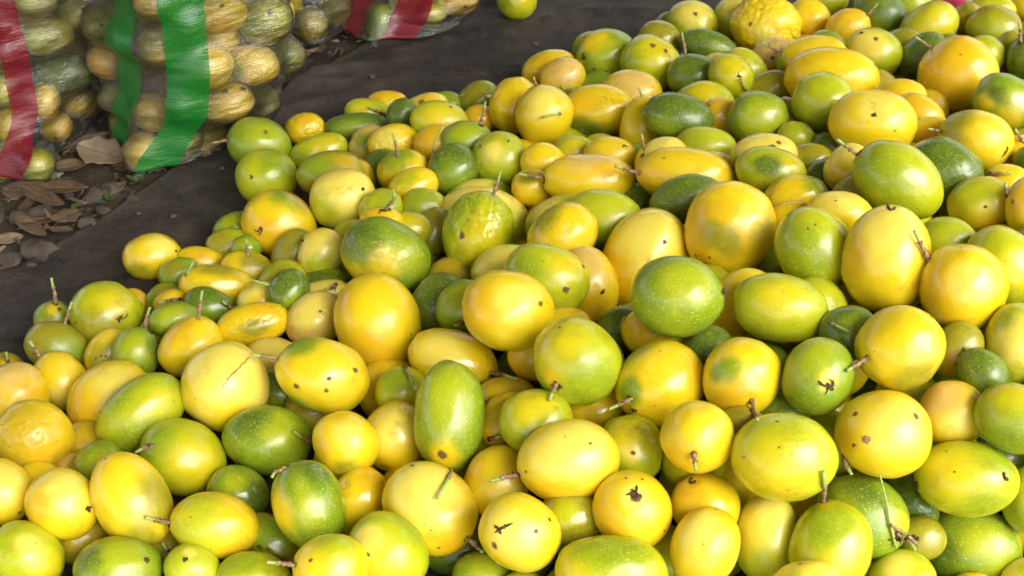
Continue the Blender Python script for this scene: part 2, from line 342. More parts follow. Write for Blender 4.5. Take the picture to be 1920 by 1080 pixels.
def leaf_mesh(L, Wd, seed, torn=False):
    nu, nv = 26, 9; V = []; r = np.random.default_rng(seed)
    bend = r.uniform(-.6, .6); cup = r.uniform(.15, .5)
    for i in range(nu):
        u = i/(nu-1); w = Wd*.62*(math.sin(math.pi*u**.85)**.65+.015)
        for j in range(nv):
            q = -1+2*j/(nv-1); ww = w
            if torn: ww = w*(1+.35*vnoise(np.array([[u*9, q*.5+(5 if q > 0 else 0), seed]]), 3)[0])
            x = (u-.5)*L; y = q*ww+bend*.18*L*(u-.5)**2
            z = cup*abs(q)**1.5*ww*.6+.02*L*vnoise(np.array([[u*5, q*2, seed*1.7]]), 5)[0]+.10*L*(u-.5)**2*r.choice([1])
            V.append((x, y, z))
    Fc = [(i*nv+j, (i+1)*nv+j, (i+1)*nv+j+1, i*nv+j+1) for i in range(nu-1) for j in range(nv-1)]
    rib = [(np.array(V[i*nv+nv//2])+np.array([0, 0, .0004])) for i in range(0, nu)]
    return V, Fc, rib
for i, (lab, x, y, L, Wd, a) in enumerate([('large torn tan leaf with ragged edges beside the green striped sack', -0.584, 1.396, 0.076, 0.042, -0.3), ('smooth oval brown leaf left of the torn tan one', -0.623, 1.369, 0.046, 0.028, 0.42), ('dry brown leaf lying against the red striped sack on the ground', -0.664, 1.307, 0.072, 0.033, -0.18), ('narrow folded leaf under the brown one by the red striped sack', -0.633, 1.284, 0.078, 0.02, -0.49), ('long curled leaf lying behind the large torn tan one', -0.619, 1.433, 0.073, 0.023, 0.85), ('flat reddish brown leaf in the middle of the litter', -0.62, 1.241, 0.058, 0.03, 0.47), ('small triangular leaf with a dark edge, right of the flat reddish one', -0.59, 1.247, 0.041, 0.025, 0.83), ('pale leaf at the left edge above the large flat stone', -0.648, 1.195, 0.034, 0.017, 0.5), ('dark shaded leaf below the smooth oval brown one', -0.615, 1.315, 0.057, 0.024, 0.13), ('dark leaf piece tucked under the green striped sack', -0.551, 1.373, 0.047, 0.019, -0.77), ('crumpled grey brown leaf right above the large flat stone', -0.629, 1.221, 0.061, 0.019, -0.64), ('thin leaf sliver near the edge of the dark cloth', -0.546, 1.313, 0.043, 0.016, 0.98)]):
    V, Fc, rib = leaf_mesh(L, Wd, 11+i, i in (0, 6, 9)); mt = M_LEAF[[2, 0, 0, 1, 0, 1, 0, 2, 1, 1, 0, 0][i]]
    o = link('dead_leaf', mesh('dead_leaf', V, Fc, mt)); sm = o.modifiers.new('thick', 'SOLIDIFY'); sm.thickness = .0006
    zz = min(v[2] for v in V); o.location = (x, y, .007-zz+(.006 if i in (0, 3) else 0)); o.rotation_euler = (RNG.uniform(-.18, .18), RNG.uniform(-.15, .15), a)
    tag(o, lab, 'dead leaf', 'dead leaves in the litter beside the cloth')
    tv, tf = tube(rib, [.0011*(1-.7*k/len(rib)) for k in range(len(rib))], 5); link('leaf_rib', mesh('leaf_rib', tv, tf, M_RIB), o)
for i, (x, y) in enumerate([(-0.539, 1.362), (-0.52, 1.334), (-0.545, 1.283), (-0.584, 1.257)]):
    e = bpy.data.objects.new('weed_sprout', None); COL.objects.link(e); e.location = (x, y, 0)
    tag(e, ['green weed sprout at the tip of the green striped sack', 'green weed sprout nearest the cloth, below the sack tip', 'tiny green sprout among the small stones near the cloth', 'mossy little sprout beside the triangular leaf'][i], 'weed', 'weed sprouts in the litter')
    for k in range(4):
        V, Fc, rib = leaf_mesh(.018-.002*i, .006, 90+i*7+k); a = k*1.7+i
        lo = link('leaf', mesh('leaf', np.array(V)+np.array([.012, 0, .004]), Fc, M_SPROUT), e); lo.rotation_euler = (0, -.35, a)

# crumbs on the cloth
for i, (x, y) in enumerate([(-0.261, 1.668), (-0.222, 1.631), (0.048, 1.843), (-0.047, 1.642), (-0.405, 1.356), (-0.445, 1.238), (-0.315, 1.514), (-0.178, 1.737), (0.113, 1.882), (0.04, 1.746), (-0.492, 1.244), (-0.282, 1.572)]):
    V, Fc, rib = leaf_mesh([.016, .022, .017, .007, .006, .008, .006, .007, .012, .009, .006, .006][i], [.008, .007, .005, .004, .004, .004, .003, .004, .004, .004, .004, .003][i], 200+i, True)
    o = link('leaf_scrap', mesh('leaf_scrap', V, Fc, M_LEAF[2 if i in (0, 2) else 0])); o.location = (x, y, .013); o.rotation_euler = (.2, .1, .5+i*1.3)
    sm = o.modifiers.new('thick', 'SOLIDIFY'); sm.thickness = .0007
    tag(o, ['upright tan scrap of leaf on the cloth, below the sack at the top edge', 'curled brown scrap of leaf on the cloth, lower of the two under the sack', 'brown sliver of leaf lying near the lone lime fruit'][i] if i < 3 else ['tiny crumb on the cloth just left of the olive green fruit at its edge', 'pale fleck on the bare dark cloth, below the lower green fruit of the pair', 'pale fleck on the cloth above the lone yellow fruit', 'small crumb on the cloth between the sack and the crumpled fruit', 'small crumb in the middle of the bare cloth', 'thin crumb at the far right of the bare cloth', 'short sliver on the cloth right under the lone lime fruit', 'crumb on the cloth left of the lone yellow fruit', 'crumb on the cloth just above the crumpled yellow fruit'][i-3], 'leaf scrap', 'dry scraps on the dark cloth')

# ------------------------------------------------------------------ unseen canopy, added to shade the pile and shape the light
nx, ny = 40, 14; V = []
hx, hy = math.sin(SUN_AZ), math.cos(SUN_AZ); AW = 1.0      # canopy's open edge set square to the sun to shape its light
def awn(lat, dep): return (hx*(AW-dep)-hy*lat, hy*(AW-dep)+hx*lat)
for j in range(ny):
    for i in range(nx):
        u, v = i/(nx-1), j/(ny-1); x, y = awn(-4+8*u, 6*v); V.append((x, y, 2.20+.30*v-.07*math.sin(math.pi*((u*6) % 1))-(.05 if j == 0 else 0)))
Fc = [(j*nx+i, j*nx+i+1, (j+1)*nx+i+1, (j+1)*nx+i) for j in range(ny-1) for i in range(nx-1)]
aw = bpy.data.objects.new('shade_canopy', None); COL.objects.link(aw); aw.location = (0, 0, 0); tag(aw, 'unseen canopy added to shade the back of the pile', kind='structure')
link('shade_canopy_cloth', mesh('shade_canopy_cloth', V, Fc, M_AWN), aw)
for la in (-3.9, 3.9):
    for de in (.1, 5.9):
        px, py = awn(la, de); tv, tf = tube([(px, py, 0), (px, py, 2.2+.05*de)], [.025, .025], 10); link('pole', mesh('pole', tv, tf, M_STONE), aw)

# ------------------------------------------------------------------ fruit
# label, centre, quaternion, half axes, colour, patches, pits, calyx bits, stalks, cracks, dents, wrinkling, speckles, where
FRUITS = [
("dull olive fruit at the far edge of the pile, behind the pale lime fruit",(.2258,1.6138,.0805),(.5908,.2974,-.595,-.4566),(.032,.032,.0343),'K',[],[],[],[],[],[],0,0,'P'),
("pale topped lime fruit with one brown dot, at the far crest by the cloth",(.2837,1.672,.0826),(-.6086,-.2315,.5438,.5295),(.0373,.0373,.042),'L',[('P',.85,.51,.15,.8)],[(.902,.43,.032,.0034)],[],[],[],[],0,0,'P'),
("lime fruit tucked behind the big wrinkled yellow fruit, on its left",(.3547,1.6905,.0831),(.6314,-.0876,-.2224,-.7377),(.0354,.0354,.0359),'L',[('P',.8,-.12,.59,.7)],[],[],[],[],[],0,0,'P'),
("big crumpled yellow fruit with a dark scar at the top edge of the photo",(.3883,1.6186,.1048),(.5743,.253,-.5857,-.513),(.0472,.0472,.0548),'Y',[('P',.93,-.32,-.16,.5)],[],[(.914,-.092,.395,1.0)],[],[],[],1.0,0,'P'),
("plain yellow fruit just right of the big crumpled one at the top",(.4618,1.6512,.1003),(-.6005,-.1277,.4719,.6328),(.0305,.0305,.0356),'Y',[('O',.85,-.13,-.52,.7)],[],[],[],[],[],0,0,'P'),
("lime green fruit cut by the top edge, above the small orange fruit",(.5029,1.7309,.0968),(-.527,-.3064,.6411,.4663),(.0299,.0299,.0383),'L',[],[],[],[],[],[],0,0,'P'),
("small orange fruit with dimpled skin and a pale stalk",(.5074,1.596,.1119),(.4627,.3842,-.723,-.3399),(.0287,.0287,.0335),'O',[],[],[],[[(.234,.371,-.899),(.0061,.0133,-.0335),(.0055,.0159,-.037),(.0049,.0185,-.0404),(.0042,.0212,-.0439),(.0036,.0238,-.0473)]],[],[],.15,0,'P'),
("dark green fruit behind the small orange fruit, at the top edge",(.5701,1.6445,.1104),(-.5827,-.1005,.4544,.6663),(.0359,.0359,.0444),'D',[('G',.71,-.64,-.29,.6)],[],[],[],[],[],0,0,'P'),
("lime fruit cut by the top edge, right of the dark green fruit",(.6263,1.6887,.1082),(-.5235,-.2559,.6229,.5219),(.0291,.0291,.0338),'L',[],[],[],[],[],[],0,0,'P'),
("glossy yellow lime pear shaped fruit under the pink sack",(.6225,1.5774,.1206),(.3575,.4516,-.7957,-.1874),(.0358,.0358,.0453),'L',[('Y',.92,-.17,-.36,.9)],[],[],[],[],[],0,0,'P'),
("small brown mottled wrinkled fruit near the top right corner",(.6938,1.613,.1161),(.5626,.04,-.3982,-.7235),(.025,.025,.0276),'A',[('K',.74,.31,.59,.6)],[],[],[],[],[],.5,0,'P'),
("shiny olive fruit with a curved reflection near the top right corner",(.7109,1.5563,.1271),(.5217,.192,-.5921,-.5834),(.0344,.0344,.0395),'K',[('L',.99,-.11,.03,.9)],[],[],[],[],[],0,0,'P'),
("sliver of a lime fruit behind the shiny olive fruit in the top right corner",(.7388,1.6455,.1152),(.4634,.3098,-.705,-.4385),(.0238,.0238,.0366),'L',[],[],[],[],[],[],0,0,'P'),
("yellow fruit cut off by the top right corner",(.8117,1.691,.1099),(.5391,.0923,-.4637,-.697),(.0324,.0324,.0359),'Y',[],[],[],[],[],[],0,0,'P'),
("dark green fruit with a dark stalk, cut by the right edge near the top",(.7107,1.4247,.1448),(.5373,-.0882,-.2499,-.8007),(.0295,.0295,.0359),'D',[],[],[],[[(.669,-.311,.675),(.0199,-.0092,.0297),(.0201,-.0093,.0351),(.0203,-.0094,.0406),(.0205,-.0094,.046),(.0207,-.0095,.0514)]],[],[],0,0,'P'),
("narrow olive fruit wedged behind the stalked dark green fruit at the right edge",(.7033,1.4707,.1276),(.5347,-.1316,-.1829,-.8144),(.0221,.0221,.0352),'K',[],[],[],[],[],[],0,0,'P'),
("small yellow lime fruit peeping out behind the large orange yellow ball",(.6598,1.4539,.1375),(-.5486,-.1039,.5009,.6613),(.0266,.0266,.0288),'L',[],[],[],[],[],[],0,0,'P'),
("largest round orange yellow fruit near the top right corner",(.6,1.3813,.1438),(.5603,.0786,-.4775,-.6722),(.0505,.0505,.0517),'Y',[('O',.93,.02,.36,1.2)],[(.861,.366,.354,.0014)],[],[[(.207,-.019,.978),(.0126,-.0022,.0557),(.0147,-.0034,.0608),(.0168,-.0046,.0659),(.0188,-.0058,.071),(.0209,-.007,.076)]],[],[],0,0,'P'),
("dark green fruit half hidden behind the large orange yellow ball",(.5802,1.4634,.1287),(-.4917,.3019,-.0711,.8137),(.0313,.0313,.0378),'D',[],[],[(.717,.143,-.683,1.0)],[],[],[],0,0,'P'),
("pale lime fruit with two dark marks on top, below the small orange fruit",(.5117,1.4735,.1311),(.5583,.1994,-.5791,-.5597),(.034,.034,.0405),'L',[('P',.9,.25,.37,.9),('G',.52,-.77,-.38,.6)],[(.836,.526,.154,.003)],[(.58,.504,.64,.7)],[],[],[],0,0,'P'),
("yellow fruit with a green end and a stalk, below the crumpled yellow fruit",(.4212,1.4627,.1258),(.4792,.3818,-.7175,-.3314),(.0328,.0328,.0497),'Y',[('G',.4,.15,.91,.5)],[],[],[[(.382,.587,.713),(.0144,.0234,.0405),(.0163,.0275,.0456),(.0182,.0316,.0507),(.0201,.0357,.0558),(.022,.0398,.0609)]],[],[],0,0,'P'),
("long plain yellow fruit lying above the lime green ball",(.4311,1.3822,.1394),(.5237,.3041,-.6725,-.4255),(.0416,.0416,.0631),'Y',[('O',.64,-.44,.63,.6)],[(.26,.482,-.837,.0029)],[],[],[],[],0,0,'P'),
("bright lime green ball in front of the long plain yellow fruit",(.3933,1.2787,.1589),(-.594,-.1303,.522,.5981),(.038,.038,.0397),'L',[('G',.56,-.58,-.59,.9),('L',.86,.23,.45,.7)],[],[(.402,.729,-.554,.5)],[],[],[],0,0,'P'),
("small tan fruit squeezed below the crumpled yellow fruit",(.381,1.515,.1046),(-.4811,-.3985,.7141,.3159),(.0273,.0273,.0322),'T',[],[(.996,-.065,.061,.0031)],[],[],[],[],0,0,'P'),
("lime fruit wedged left of the small tan fruit",(.3327,1.4696,.109),(-.6205,-.1273,.4835,.6042),(.025,.025,.0343),'L',[],[],[],[],[],[],0,0,'P'),
("yellow lime fruit with a stalk scar facing out, beside the dark green stalked ball",(.3019,1.4176,.1234),(.63,.1014,-.4591,-.6181),(.0292,.0292,.0331),'L',[('Y',.91,.34,.25,.9)],[],[(.93,.272,-.246,.6)],[],[],[],0,0,'P'),
("dark green ball with an upright stalk, in the far rows",(.2583,1.4631,.1006),(-.5509,-.3452,.6547,.3856),(.0307,.0307,.0375),'D',[('G',.7,-.68,-.2,.6)],[],[],[[(.243,.929,.28),(.0074,.035,.0117),(.0073,.0416,.0129),(.0072,.0481,.0141),(.0071,.0546,.0152),(.007,.0611,.0164)]],[],[],0,0,'P'),
("long dark green fruit behind the dark green stalked ball",(.2942,1.5712,.0933),(.5885,.2659,-.5877,-.4874),(.0241,.0241,.0454),'D',[('G',.91,.11,-.4,.5)],[],[],[],[],[],0,0,'P'),
("lime fruit with two round spots on its top, in the far rows",(.2049,1.5226,.0888),(-.6355,-.1911,.5159,.5417),(.0405,.0405,.0471),'L',[('G',.41,-.64,.65,.8),('Y',.76,.66,-.02,.8)],[(.786,.57,.238,.0039),(.763,.625,-.168,.0031)],[],[],[],[],0,0,'P'),
("green fruit with a dry brown calyx on its left, at the edge of the cloth",(.1437,1.5816,.0705),(.5572,.386,-.6445,-.3537),(.0423,.0423,.0484),'G',[('Y',.71,.63,.31,.6),('L',.98,-.08,-.21,.8)],[(.848,-.342,.405,.0024)],[(.752,.023,.658,1.2)],[],[],[],0,0,'P'),
("orange tinged yellow fruit at the pile edge, farthest along the cloth",(.055,1.5643,.0588),(.5259,.4559,-.666,-.2685),(.0287,.0287,.0427),'Y',[('O',.87,.42,.26,.7)],[],[],[],[],[],0,0,'P'),
("dull amber fruit right behind two pale yellow fruits at the pile edge",(.0746,1.5115,.0719),(.4903,.4876,-.6885,-.2187),(.0296,.0296,.0351),'Y',[('T',.92,.31,-.25,1.0)],[],[],[[(.556,-.827,.078),(.0259,-.0212,.0038),(.0286,-.0181,.0048),(.0306,-.015,.0058),(.032,-.0119,.0068),(.033,-.0088,.0079)]],[],[],0,0,'P'),
("peach yellow fruit with a short upright stalk, under the two spotted lime fruit",(.171,1.4478,.079),(.6058,.2851,-.5974,-.4413),(.0351,.0351,.044),'Y',[('T',.82,.57,.01,.9)],[],[],[[(.92,-.098,-.379),(.1225,-.0006,-.014),(.123,.002,-.0123),(.1236,.0046,-.0106),(.1241,.0073,-.0089),(.1246,.0099,-.0071)]],[],[],0,0,'P'),
("tall yellow fruit standing at the edge of the cloth, left of its paler twin",(.0038,1.4262,.0729),(.6524,-.2707,-.0784,-.7036),(.0354,.0354,.041),'Y',[('O',.89,.33,-.33,.8)],[],[],[],[],[],0,0,'P'),
("pale yellow fruit with a stub of stalk on top, right of the tall yellow one",(.0436,1.3647,.0913),(.6291,-.3006,-.0482,-.7152),(.0392,.0392,.0416),'Y',[('P',.83,-.3,.47,.7)],[],[],[[(.2,-.6,.775),(.0084,-.0253,.0344),(.0089,-.0272,.0365),(.0094,-.029,.0386),(.01,-.0308,.0407),(.0105,-.0327,.0427)]],[],[],0,0,'P'),
("yellow fruit with a dark green underside and a stalk pointing left",(.121,1.391,.0841),(.61,.3001,-.6033,-.417),(.0371,.0371,.0516),'Y',[('D',.47,-.86,.17,.85),('O',.82,.25,.51,.5)],[],[],[[(.346,-.246,.905),(.0696,-.011,.051),(.0732,-.0131,.0568),(.0755,-.0152,.0627),(.0771,-.0174,.0686),(.0787,-.0195,.0744)]],[],[],0,0,'P'),
("yellow fruit mostly hidden behind the dark glossy green oval",(.1745,1.329,.0928),(-.6185,.2469,.1069,.7383),(.0305,.0305,.0436),'Y',[],[],[],[],[],[],0,0,'P'),
("speckled dark glossy green oval fruit in the upper middle of the pile",(.2136,1.2897,.1305),(.5991,.2642,-.606,-.4518),(.0318,.0318,.0464),'D',[('G',.76,-.54,.37,.6)],[],[],[],[],[],0,1,'P'),
("lime yellow fruit behind the speckled dark green oval",(.2607,1.3706,.1053),(-.5636,-.3166,.6482,.4025),(.0321,.0321,.0407),'L',[('Y',.74,.68,.04,.6)],[],[],[],[],[],0,0,'P'),
("small orange fruit peeping between the dark green oval and a green ball",(.2745,1.3145,.1156),(.5829,.266,-.6215,-.4507),(.0272,.0272,.0291),'O',[],[(.655,.43,.622,.0021)],[],[],[],[],0,0,'P'),
("round green fruit with a bright lime face, touched by a thin green stalk from above",(.3132,1.2727,.1401),(.5605,.2848,-.6479,-.43),(.0341,.0341,.0385),'G',[('L',.99,-.06,-.14,.95)],[],[],[],[],[],0,1,'P'),
("olive fruit behind the round green one with the lime face",(.3566,1.4183,.1008),(-.4762,-.4062,.7262,.2842),(.0266,.0266,.0373),'K',[],[],[],[[(.604,.276,.748),(.0444,.0113,.0278),(.0484,.0153,.0281),(.0511,.0193,.0284),(.053,.0234,.0288),(.0543,.0274,.0292)]],[],[],0,0,'P'),
("dull olive yellow fruit wedged right of the round green one with the lime face",(.3623,1.3064,.1179),(-.6186,-.0087,.3976,.6776),(.0249,.0249,.0311),'A',[],[],[],[],[],[],0,0,'P'),
("pale yellow fruit with a dark green stalk, behind the long stalked yellow fruit",(.1836,1.1993,.1227),(-.4942,-.4371,.7189,.2188),(.0269,.0269,.0349),'Y',[('P',.73,.61,-.31,.8)],[(.657,.546,.519,.0033)],[],[[(.494,.782,.381),(.0139,.0244,.0125),(.0145,.0279,.0117),(.0151,.0313,.0108),(.0157,.0348,.01),(.0163,.0382,.0092)]],[],[],0,0,'P'),
("green topped lime fruit above the long stalked yellow fruit",(.2414,1.2293,.1229),(-.5777,-.2885,.6439,.4105),(.0258,.0258,.0389),'L',[('G',.81,.19,.55,.7)],[],[],[],[],[],0,0,'P'),
("cream yellow fruit with black flecks on top, behind a green blotched fruit",(.2991,1.1621,.1515),(.5351,.3261,-.6927,-.3571),(.0265,.0265,.0395),'P',[('L',.57,-.35,.74,.7)],[(.896,.371,-.242,.0032),(.74,.516,-.431,.0025)],[],[],[],[],0,0,'P'),
("lime fruit with a dark green blotch in its middle",(.2974,1.1111,.162),(.5736,.2459,-.6427,-.4444),(.0273,.0273,.0408),'L',[('D',.97,.21,.12,.55),('Y',.69,.42,-.58,.5)],[],[],[],[],[],0,1,'P'),
("pale yellow fruit showing only a strip right of the long stalked yellow fruit",(.2512,1.1785,.1188),(-.6096,-.1988,.5898,.4909),(.0237,.0237,.0312),'P',[],[],[],[],[],[],0,0,'P'),
("long bright yellow fruit with a stalk pointing left, in the upper middle",(.2041,1.1369,.1391),(.593,.271,-.6355,-.4137),(.0337,.0337,.0579),'Y',[('O',.65,-.19,.73,.5)],[(.756,.474,.451,.0013)],[],[[(.395,-.158,.905),(.0149,-.0043,.0585),(.0165,-.0034,.0646),(.0182,-.0024,.0708),(.0198,-.0015,.0769),(.0214,-.0005,.083)]],[],[],0,0,'P'),
("speckled dark green fruit squeezed under the long stalked yellow fruit",(.1965,1.0781,.1451),(-.5295,-.3802,.7091,.2689),(.0278,.0278,.0423),'D',[],[],[],[],[],[],0,1,'P'),
("yellow fruit with a green right shoulder, behind the dull green ball",(.3149,1.0567,.1614),(-.5156,-.337,.7232,.3124),(.0254,.0254,.0361),'Y',[('G',.43,.41,-.81,.75)],[],[],[],[],[],0,0,'P'),
("olive fruit deep between the green blotched fruit and the yellow calyx fruit",(.3585,1.1689,.1377),(-.5466,-.2739,.6735,.4154),(.0247,.0247,.0283),'K',[],[],[],[],[],[],0,0,'P'),
("dark green fruit peeping left of a pale yellow one, under the yellow calyx fruit",(.367,1.1246,.144),(.4697,.383,-.7551,-.25),(.0231,.0231,.0291),'D',[],[],[],[],[],[],0,0,'P'),
("pale yellow fruit behind the big stalked lime green fruit",(.3789,1.0941,.1762),(.5266,-.2861,-.0487,-.7991),(.0254,.0254,.0293),'P',[('Y',.94,-.06,-.33,.7)],[],[],[],[],[],0,0,'P'),
("tiny lime fruit showing beside the round green one with the lime face",(.3521,1.2275,.1378),(.5493,.2797,-.6637,-.4236),(.0203,.0203,.0235),'L',[],[],[],[],[],[],0,0,'P'),
("dark green fruit in shade under the left side of the yellow calyx fruit",(.3901,1.2036,.1323),(-.5526,-.2469,.6539,.4539),(.0236,.0236,.0256),'D',[],[],[],[],[],[],0,0,'P'),
("big bright yellow fruit with a star shaped brown calyx scar on its face",(.4288,1.1883,.1799),(.5305,.2629,-.6693,-.4489),(.0407,.0407,.0517),'Y',[('P',.86,.5,-.1,.6)],[(.858,-.113,-.5,.0013)],[(.964,.263,-.033,1.3)],[],[],[(.96,.26,-.03,.25,.02),(.31,.79,.52,.3,-.03),(.26,.83,-.49,.3,-.02)],.08,0,'P'),
("yellow fruit just behind the one with the star shaped scar",(.5044,1.3144,.1479),(-.51,-.283,.6849,.4368),(.0229,.0229,.0314),'Y',[('O',.9,-.15,.4,.5)],[],[],[],[],[],0,0,'P'),
("orange fruit touching the right side of the fruit with the star shaped scar",(.5074,1.251,.1569),(.5564,.154,-.5754,-.5793),(.0236,.0236,.033),'O',[('Y',.88,.05,-.46,.4)],[],[],[],[],[],0,0,'P'),
("yellow orange strip of fruit under the orange one, left of a stub of stalk",(.5082,1.1959,.1616),(.5014,.2764,-.7039,-.4204),(.0206,.0206,.0316),'Y',[('O',.98,.02,.19,.6)],[],[],[],[],[],0,0,'P'),
("yellow fruit with an olive top and an S shaped scar, near the right edge",(.5368,1.1437,.1835),(.5247,.1935,-.6429,-.5235),(.0344,.0344,.0419),'Y',[('K',.41,.36,.84,.9)],[],[],[[(.258,-.072,.963),(.0161,-.0028,.0428),(.018,-.0031,.0454),(.02,-.0034,.0479),(.0219,-.0037,.0505),(.0238,-.004,.053)]],[[(.595,.112,-.796),(.496,.03,-.868),(.579,-.066,-.812),(.545,-.174,-.82),(.569,-.244,-.785)]],[],0,0,'P'),
("green fruit with yellow patches and dark blotches at the right edge",(.6236,1.2743,.1575),(-.543,-.0904,.5176,.655),(.0358,.0358,.0439),'G',[('Y',.92,-.19,-.34,.45),('Y',.83,-.32,.45,.35),('D',.91,.1,.4,.35),('L',.92,.36,-.17,.5)],[],[],[],[],[],0,0,'P'),
("yellow fruit cut by the right edge, with a green tipped stalk above it",(.5954,1.1436,.1635),(-.5088,-.195,.6636,.5127),(.0239,.0239,.0259),'Y',[],[],[],[[(.77,.624,.134),(.0215,.0173,.0061),(.0229,.0196,.0087),(.0243,.022,.0113),(.0257,.0244,.0139),(.0271,.0268,.0165)]],[],[],0,0,'P'),
("large dark green glossy fruit with a stalk pointing right",(.4837,1.0814,.1799),(.5545,.1243,-.5798,-.5839),(.0351,.0351,.0448),'D',[],[],[],[[(.124,.591,-.797),(.009,.0234,-.0401),(.0129,.0261,-.0445),(.015,.0288,-.0489),(.016,.0315,-.0533),(.0159,.0342,-.0578)]],[],[],0,1,'P'),
("largest lime green oval, with a stalk pointing up left, in the right half",(.4071,1.0148,.2105),(.575,.0965,-.5451,-.6024),(.038,.038,.05),'L',[('G',.86,-.28,.42,1.0)],[],[(.312,-.084,.946,.8)],[[(.191,-.111,.975),(.0132,-.0043,.0541),(.0153,-.0043,.0596),(.0174,-.0044,.065),(.0194,-.0045,.0705),(.0215,-.0045,.0759)]],[],[],0,1,'P'),
("lemon yellow fruit with a pale star scar facing out, near the right edge",(.5024,1.0147,.1803),(.4842,.2744,-.7426,-.3726),(.0302,.0302,.0348),'Y',[('L',.83,.55,.14,1.0),('P',.99,-.08,-.12,.22)],[(.99,-.08,-.117,.0017)],[],[],[],[(.99,-.08,-.12,.22,.03)],0,0,'P'),
("yellow fruit half hidden above the one with the pale star scar",(.5467,1.0623,.176),(.4937,.2401,-.7142,-.4341),(.0222,.0222,.0262),'Y',[],[],[],[],[],[],0,0,'P'),
("amber fruit with brown scratches, cut by the right edge under a bent stalk",(.5351,.9755,.2012),(.5224,-.1422,-.271,-.7959),(.025,.025,.0341),'Y',[('O',.77,-.52,.38,.6)],[(.727,-.644,.238,.0017)],[],[[(.244,-.849,.469),(.01,-.0215,.0184),(.0109,-.0217,.0209),(.0119,-.022,.0233),(.0129,-.0223,.0258),(.0139,-.0225,.0283)]],[],[],.12,0,'P'),
("dark green fruit cut by the right edge, above the scratched amber fruit",(.5918,1.1022,.1782),(-.4921,-.224,.6992,.4678),(.021,.021,.0238),'D',[],[],[],[],[],[],0,0,'P'),
("pale yellow fruit behind the big cream topped fruit, on its upper left",(.342,.9839,.1895),(.5471,.2503,-.6836,-.4131),(.0238,.0238,.0338),'Y',[('P',.71,.7,.13,.9)],[(.834,.528,.16,.0011)],[],[],[],[],0,0,'P'),
("yellow strip of fruit between the big orange one and the dull green ball",(.3052,1.0134,.1618),(-.5475,-.2826,.6945,.3714),(.021,.021,.0296),'Y',[],[],[],[],[],[],0,0,'P'),
("olive fruit hidden left of the largest lime green oval",(.3792,1.0518,.1723),(.4238,.4195,-.7849,-.1685),(.0205,.0205,.0296),'K',[],[],[],[],[],[],0,0,'P'),
("dull green ball with fine speckles, left of the big cream topped fruit",(.3024,.9223,.1889),(.6073,-.0549,-.4067,-.6803),(.0373,.0373,.0436),'L',[('G',.92,-.39,-.01,1.0)],[(.888,.098,.448,.0011),(.837,.297,.459,.0011)],[],[],[],[],0,1,'P'),
("biggest fruit, cream on top and yellow below, with a curled black scar",(.3609,.8817,.207),(.5453,-.2155,-.2091,-.7826),(.0411,.0411,.0518),'Y',[('P',.78,-.12,.62,1.0),('O',.69,-.73,-.02,.5)],[],[],[],[[(.215,-.128,.968),(.458,-.091,.884),(.512,-.029,.858),(.444,.036,.895),(.339,.054,.939)]],[],0,0,'P'),
("smooth golden ball with a bent stalk at its upper left",(.4194,.8343,.2082),(.4963,-.2637,-.1438,-.8145),(.0386,.0386,.0418),'Y',[('O',.76,-.58,-.29,.9),('P',.98,.13,.16,.6)],[(.522,.358,-.774,.0015),(.365,.539,-.759,.002)],[(.227,-.9,.372,.8)],[[(.211,-.913,.35),(.0134,-.0394,.0193),(.0154,-.0436,.0239),(.0174,-.0478,.0286),(.0194,-.052,.0332),(.0214,-.0562,.0379)]],[],[],0,0,'P'),
("lime fruit behind the smooth golden ball",(.438,.9312,.1897),(.5114,.2453,-.7229,-.3946),(.0263,.0263,.0296),'L',[],[],[],[],[],[],0,0,'P'),
("lime fruit with a yellow cheek, right of the smooth golden ball",(.4744,.8793,.1986),(-.547,.0531,.4354,.713),(.0348,.0348,.0414),'L',[('G',.67,-.31,-.67,.7),('Y',.95,.24,-.22,.6)],[],[],[],[],[],0,0,'P'),
("pale mottled lime fruit at the right edge, halfway down",(.4547,.7769,.189),(-.5006,.2167,.2508,.7997),(.0272,.0272,.037),'L',[('P',.98,-.18,.05,.8),('G',.69,-.48,.54,.4)],[],[(.683,-.463,-.564,.5)],[],[],[],0,0,'P'),
("green fruit with a yellow crown at the right edge, under the pale mottled one",(.419,.682,.1899),(.5394,.0913,-.6782,-.4907),(.0285,.0285,.0317),'G',[('Y',.77,.56,.31,.6),('L',.93,.25,.25,.8)],[],[],[],[],[],0,0,'P'),
("olive fruit with brown specks, under the smooth golden ball",(.404,.7789,.1803),(-.4735,.3062,.1181,.8174),(.0213,.0213,.0274),'K',[('A',.79,.21,-.58,.7)],[(.976,.198,.09,.0019),(.871,.24,-.429,.0019)],[],[],[],[],0,0,'P'),
("shaded dark green fruit beneath the olive specked one near the right edge",(.4121,.7394,.1875),(-.5556,.0277,.5279,.6418),(.0202,.0202,.0239),'D',[],[],[],[],[],[],0,0,'P'),
("round yellow fruit with a stalk pointing down left, right of the green calyx fruit",(.3375,.7464,.2111),(-.4463,.3732,.0157,.8132),(.0363,.0363,.0375),'Y',[('K',.52,.77,-.38,.7)],[(.237,.084,.968,.0014),(.24,-.178,.954,.0014)],[],[[(.691,-.408,-.597),(.0271,-.0162,-.0264),(.0292,-.0176,-.0305),(.0312,-.019,-.0345),(.0344,-.0204,-.0385),(.0412,-.0217,-.0423)]],[],[],0,0,'P'),
("dark green shiny fruit behind the stalk of the big lime oval",(.3073,.7921,.1887),(-.5286,-.2805,.7441,.297),(.0257,.0257,.0271),'D',[('G',.95,.26,-.17,.6)],[],[],[],[],[],0,0,'P'),
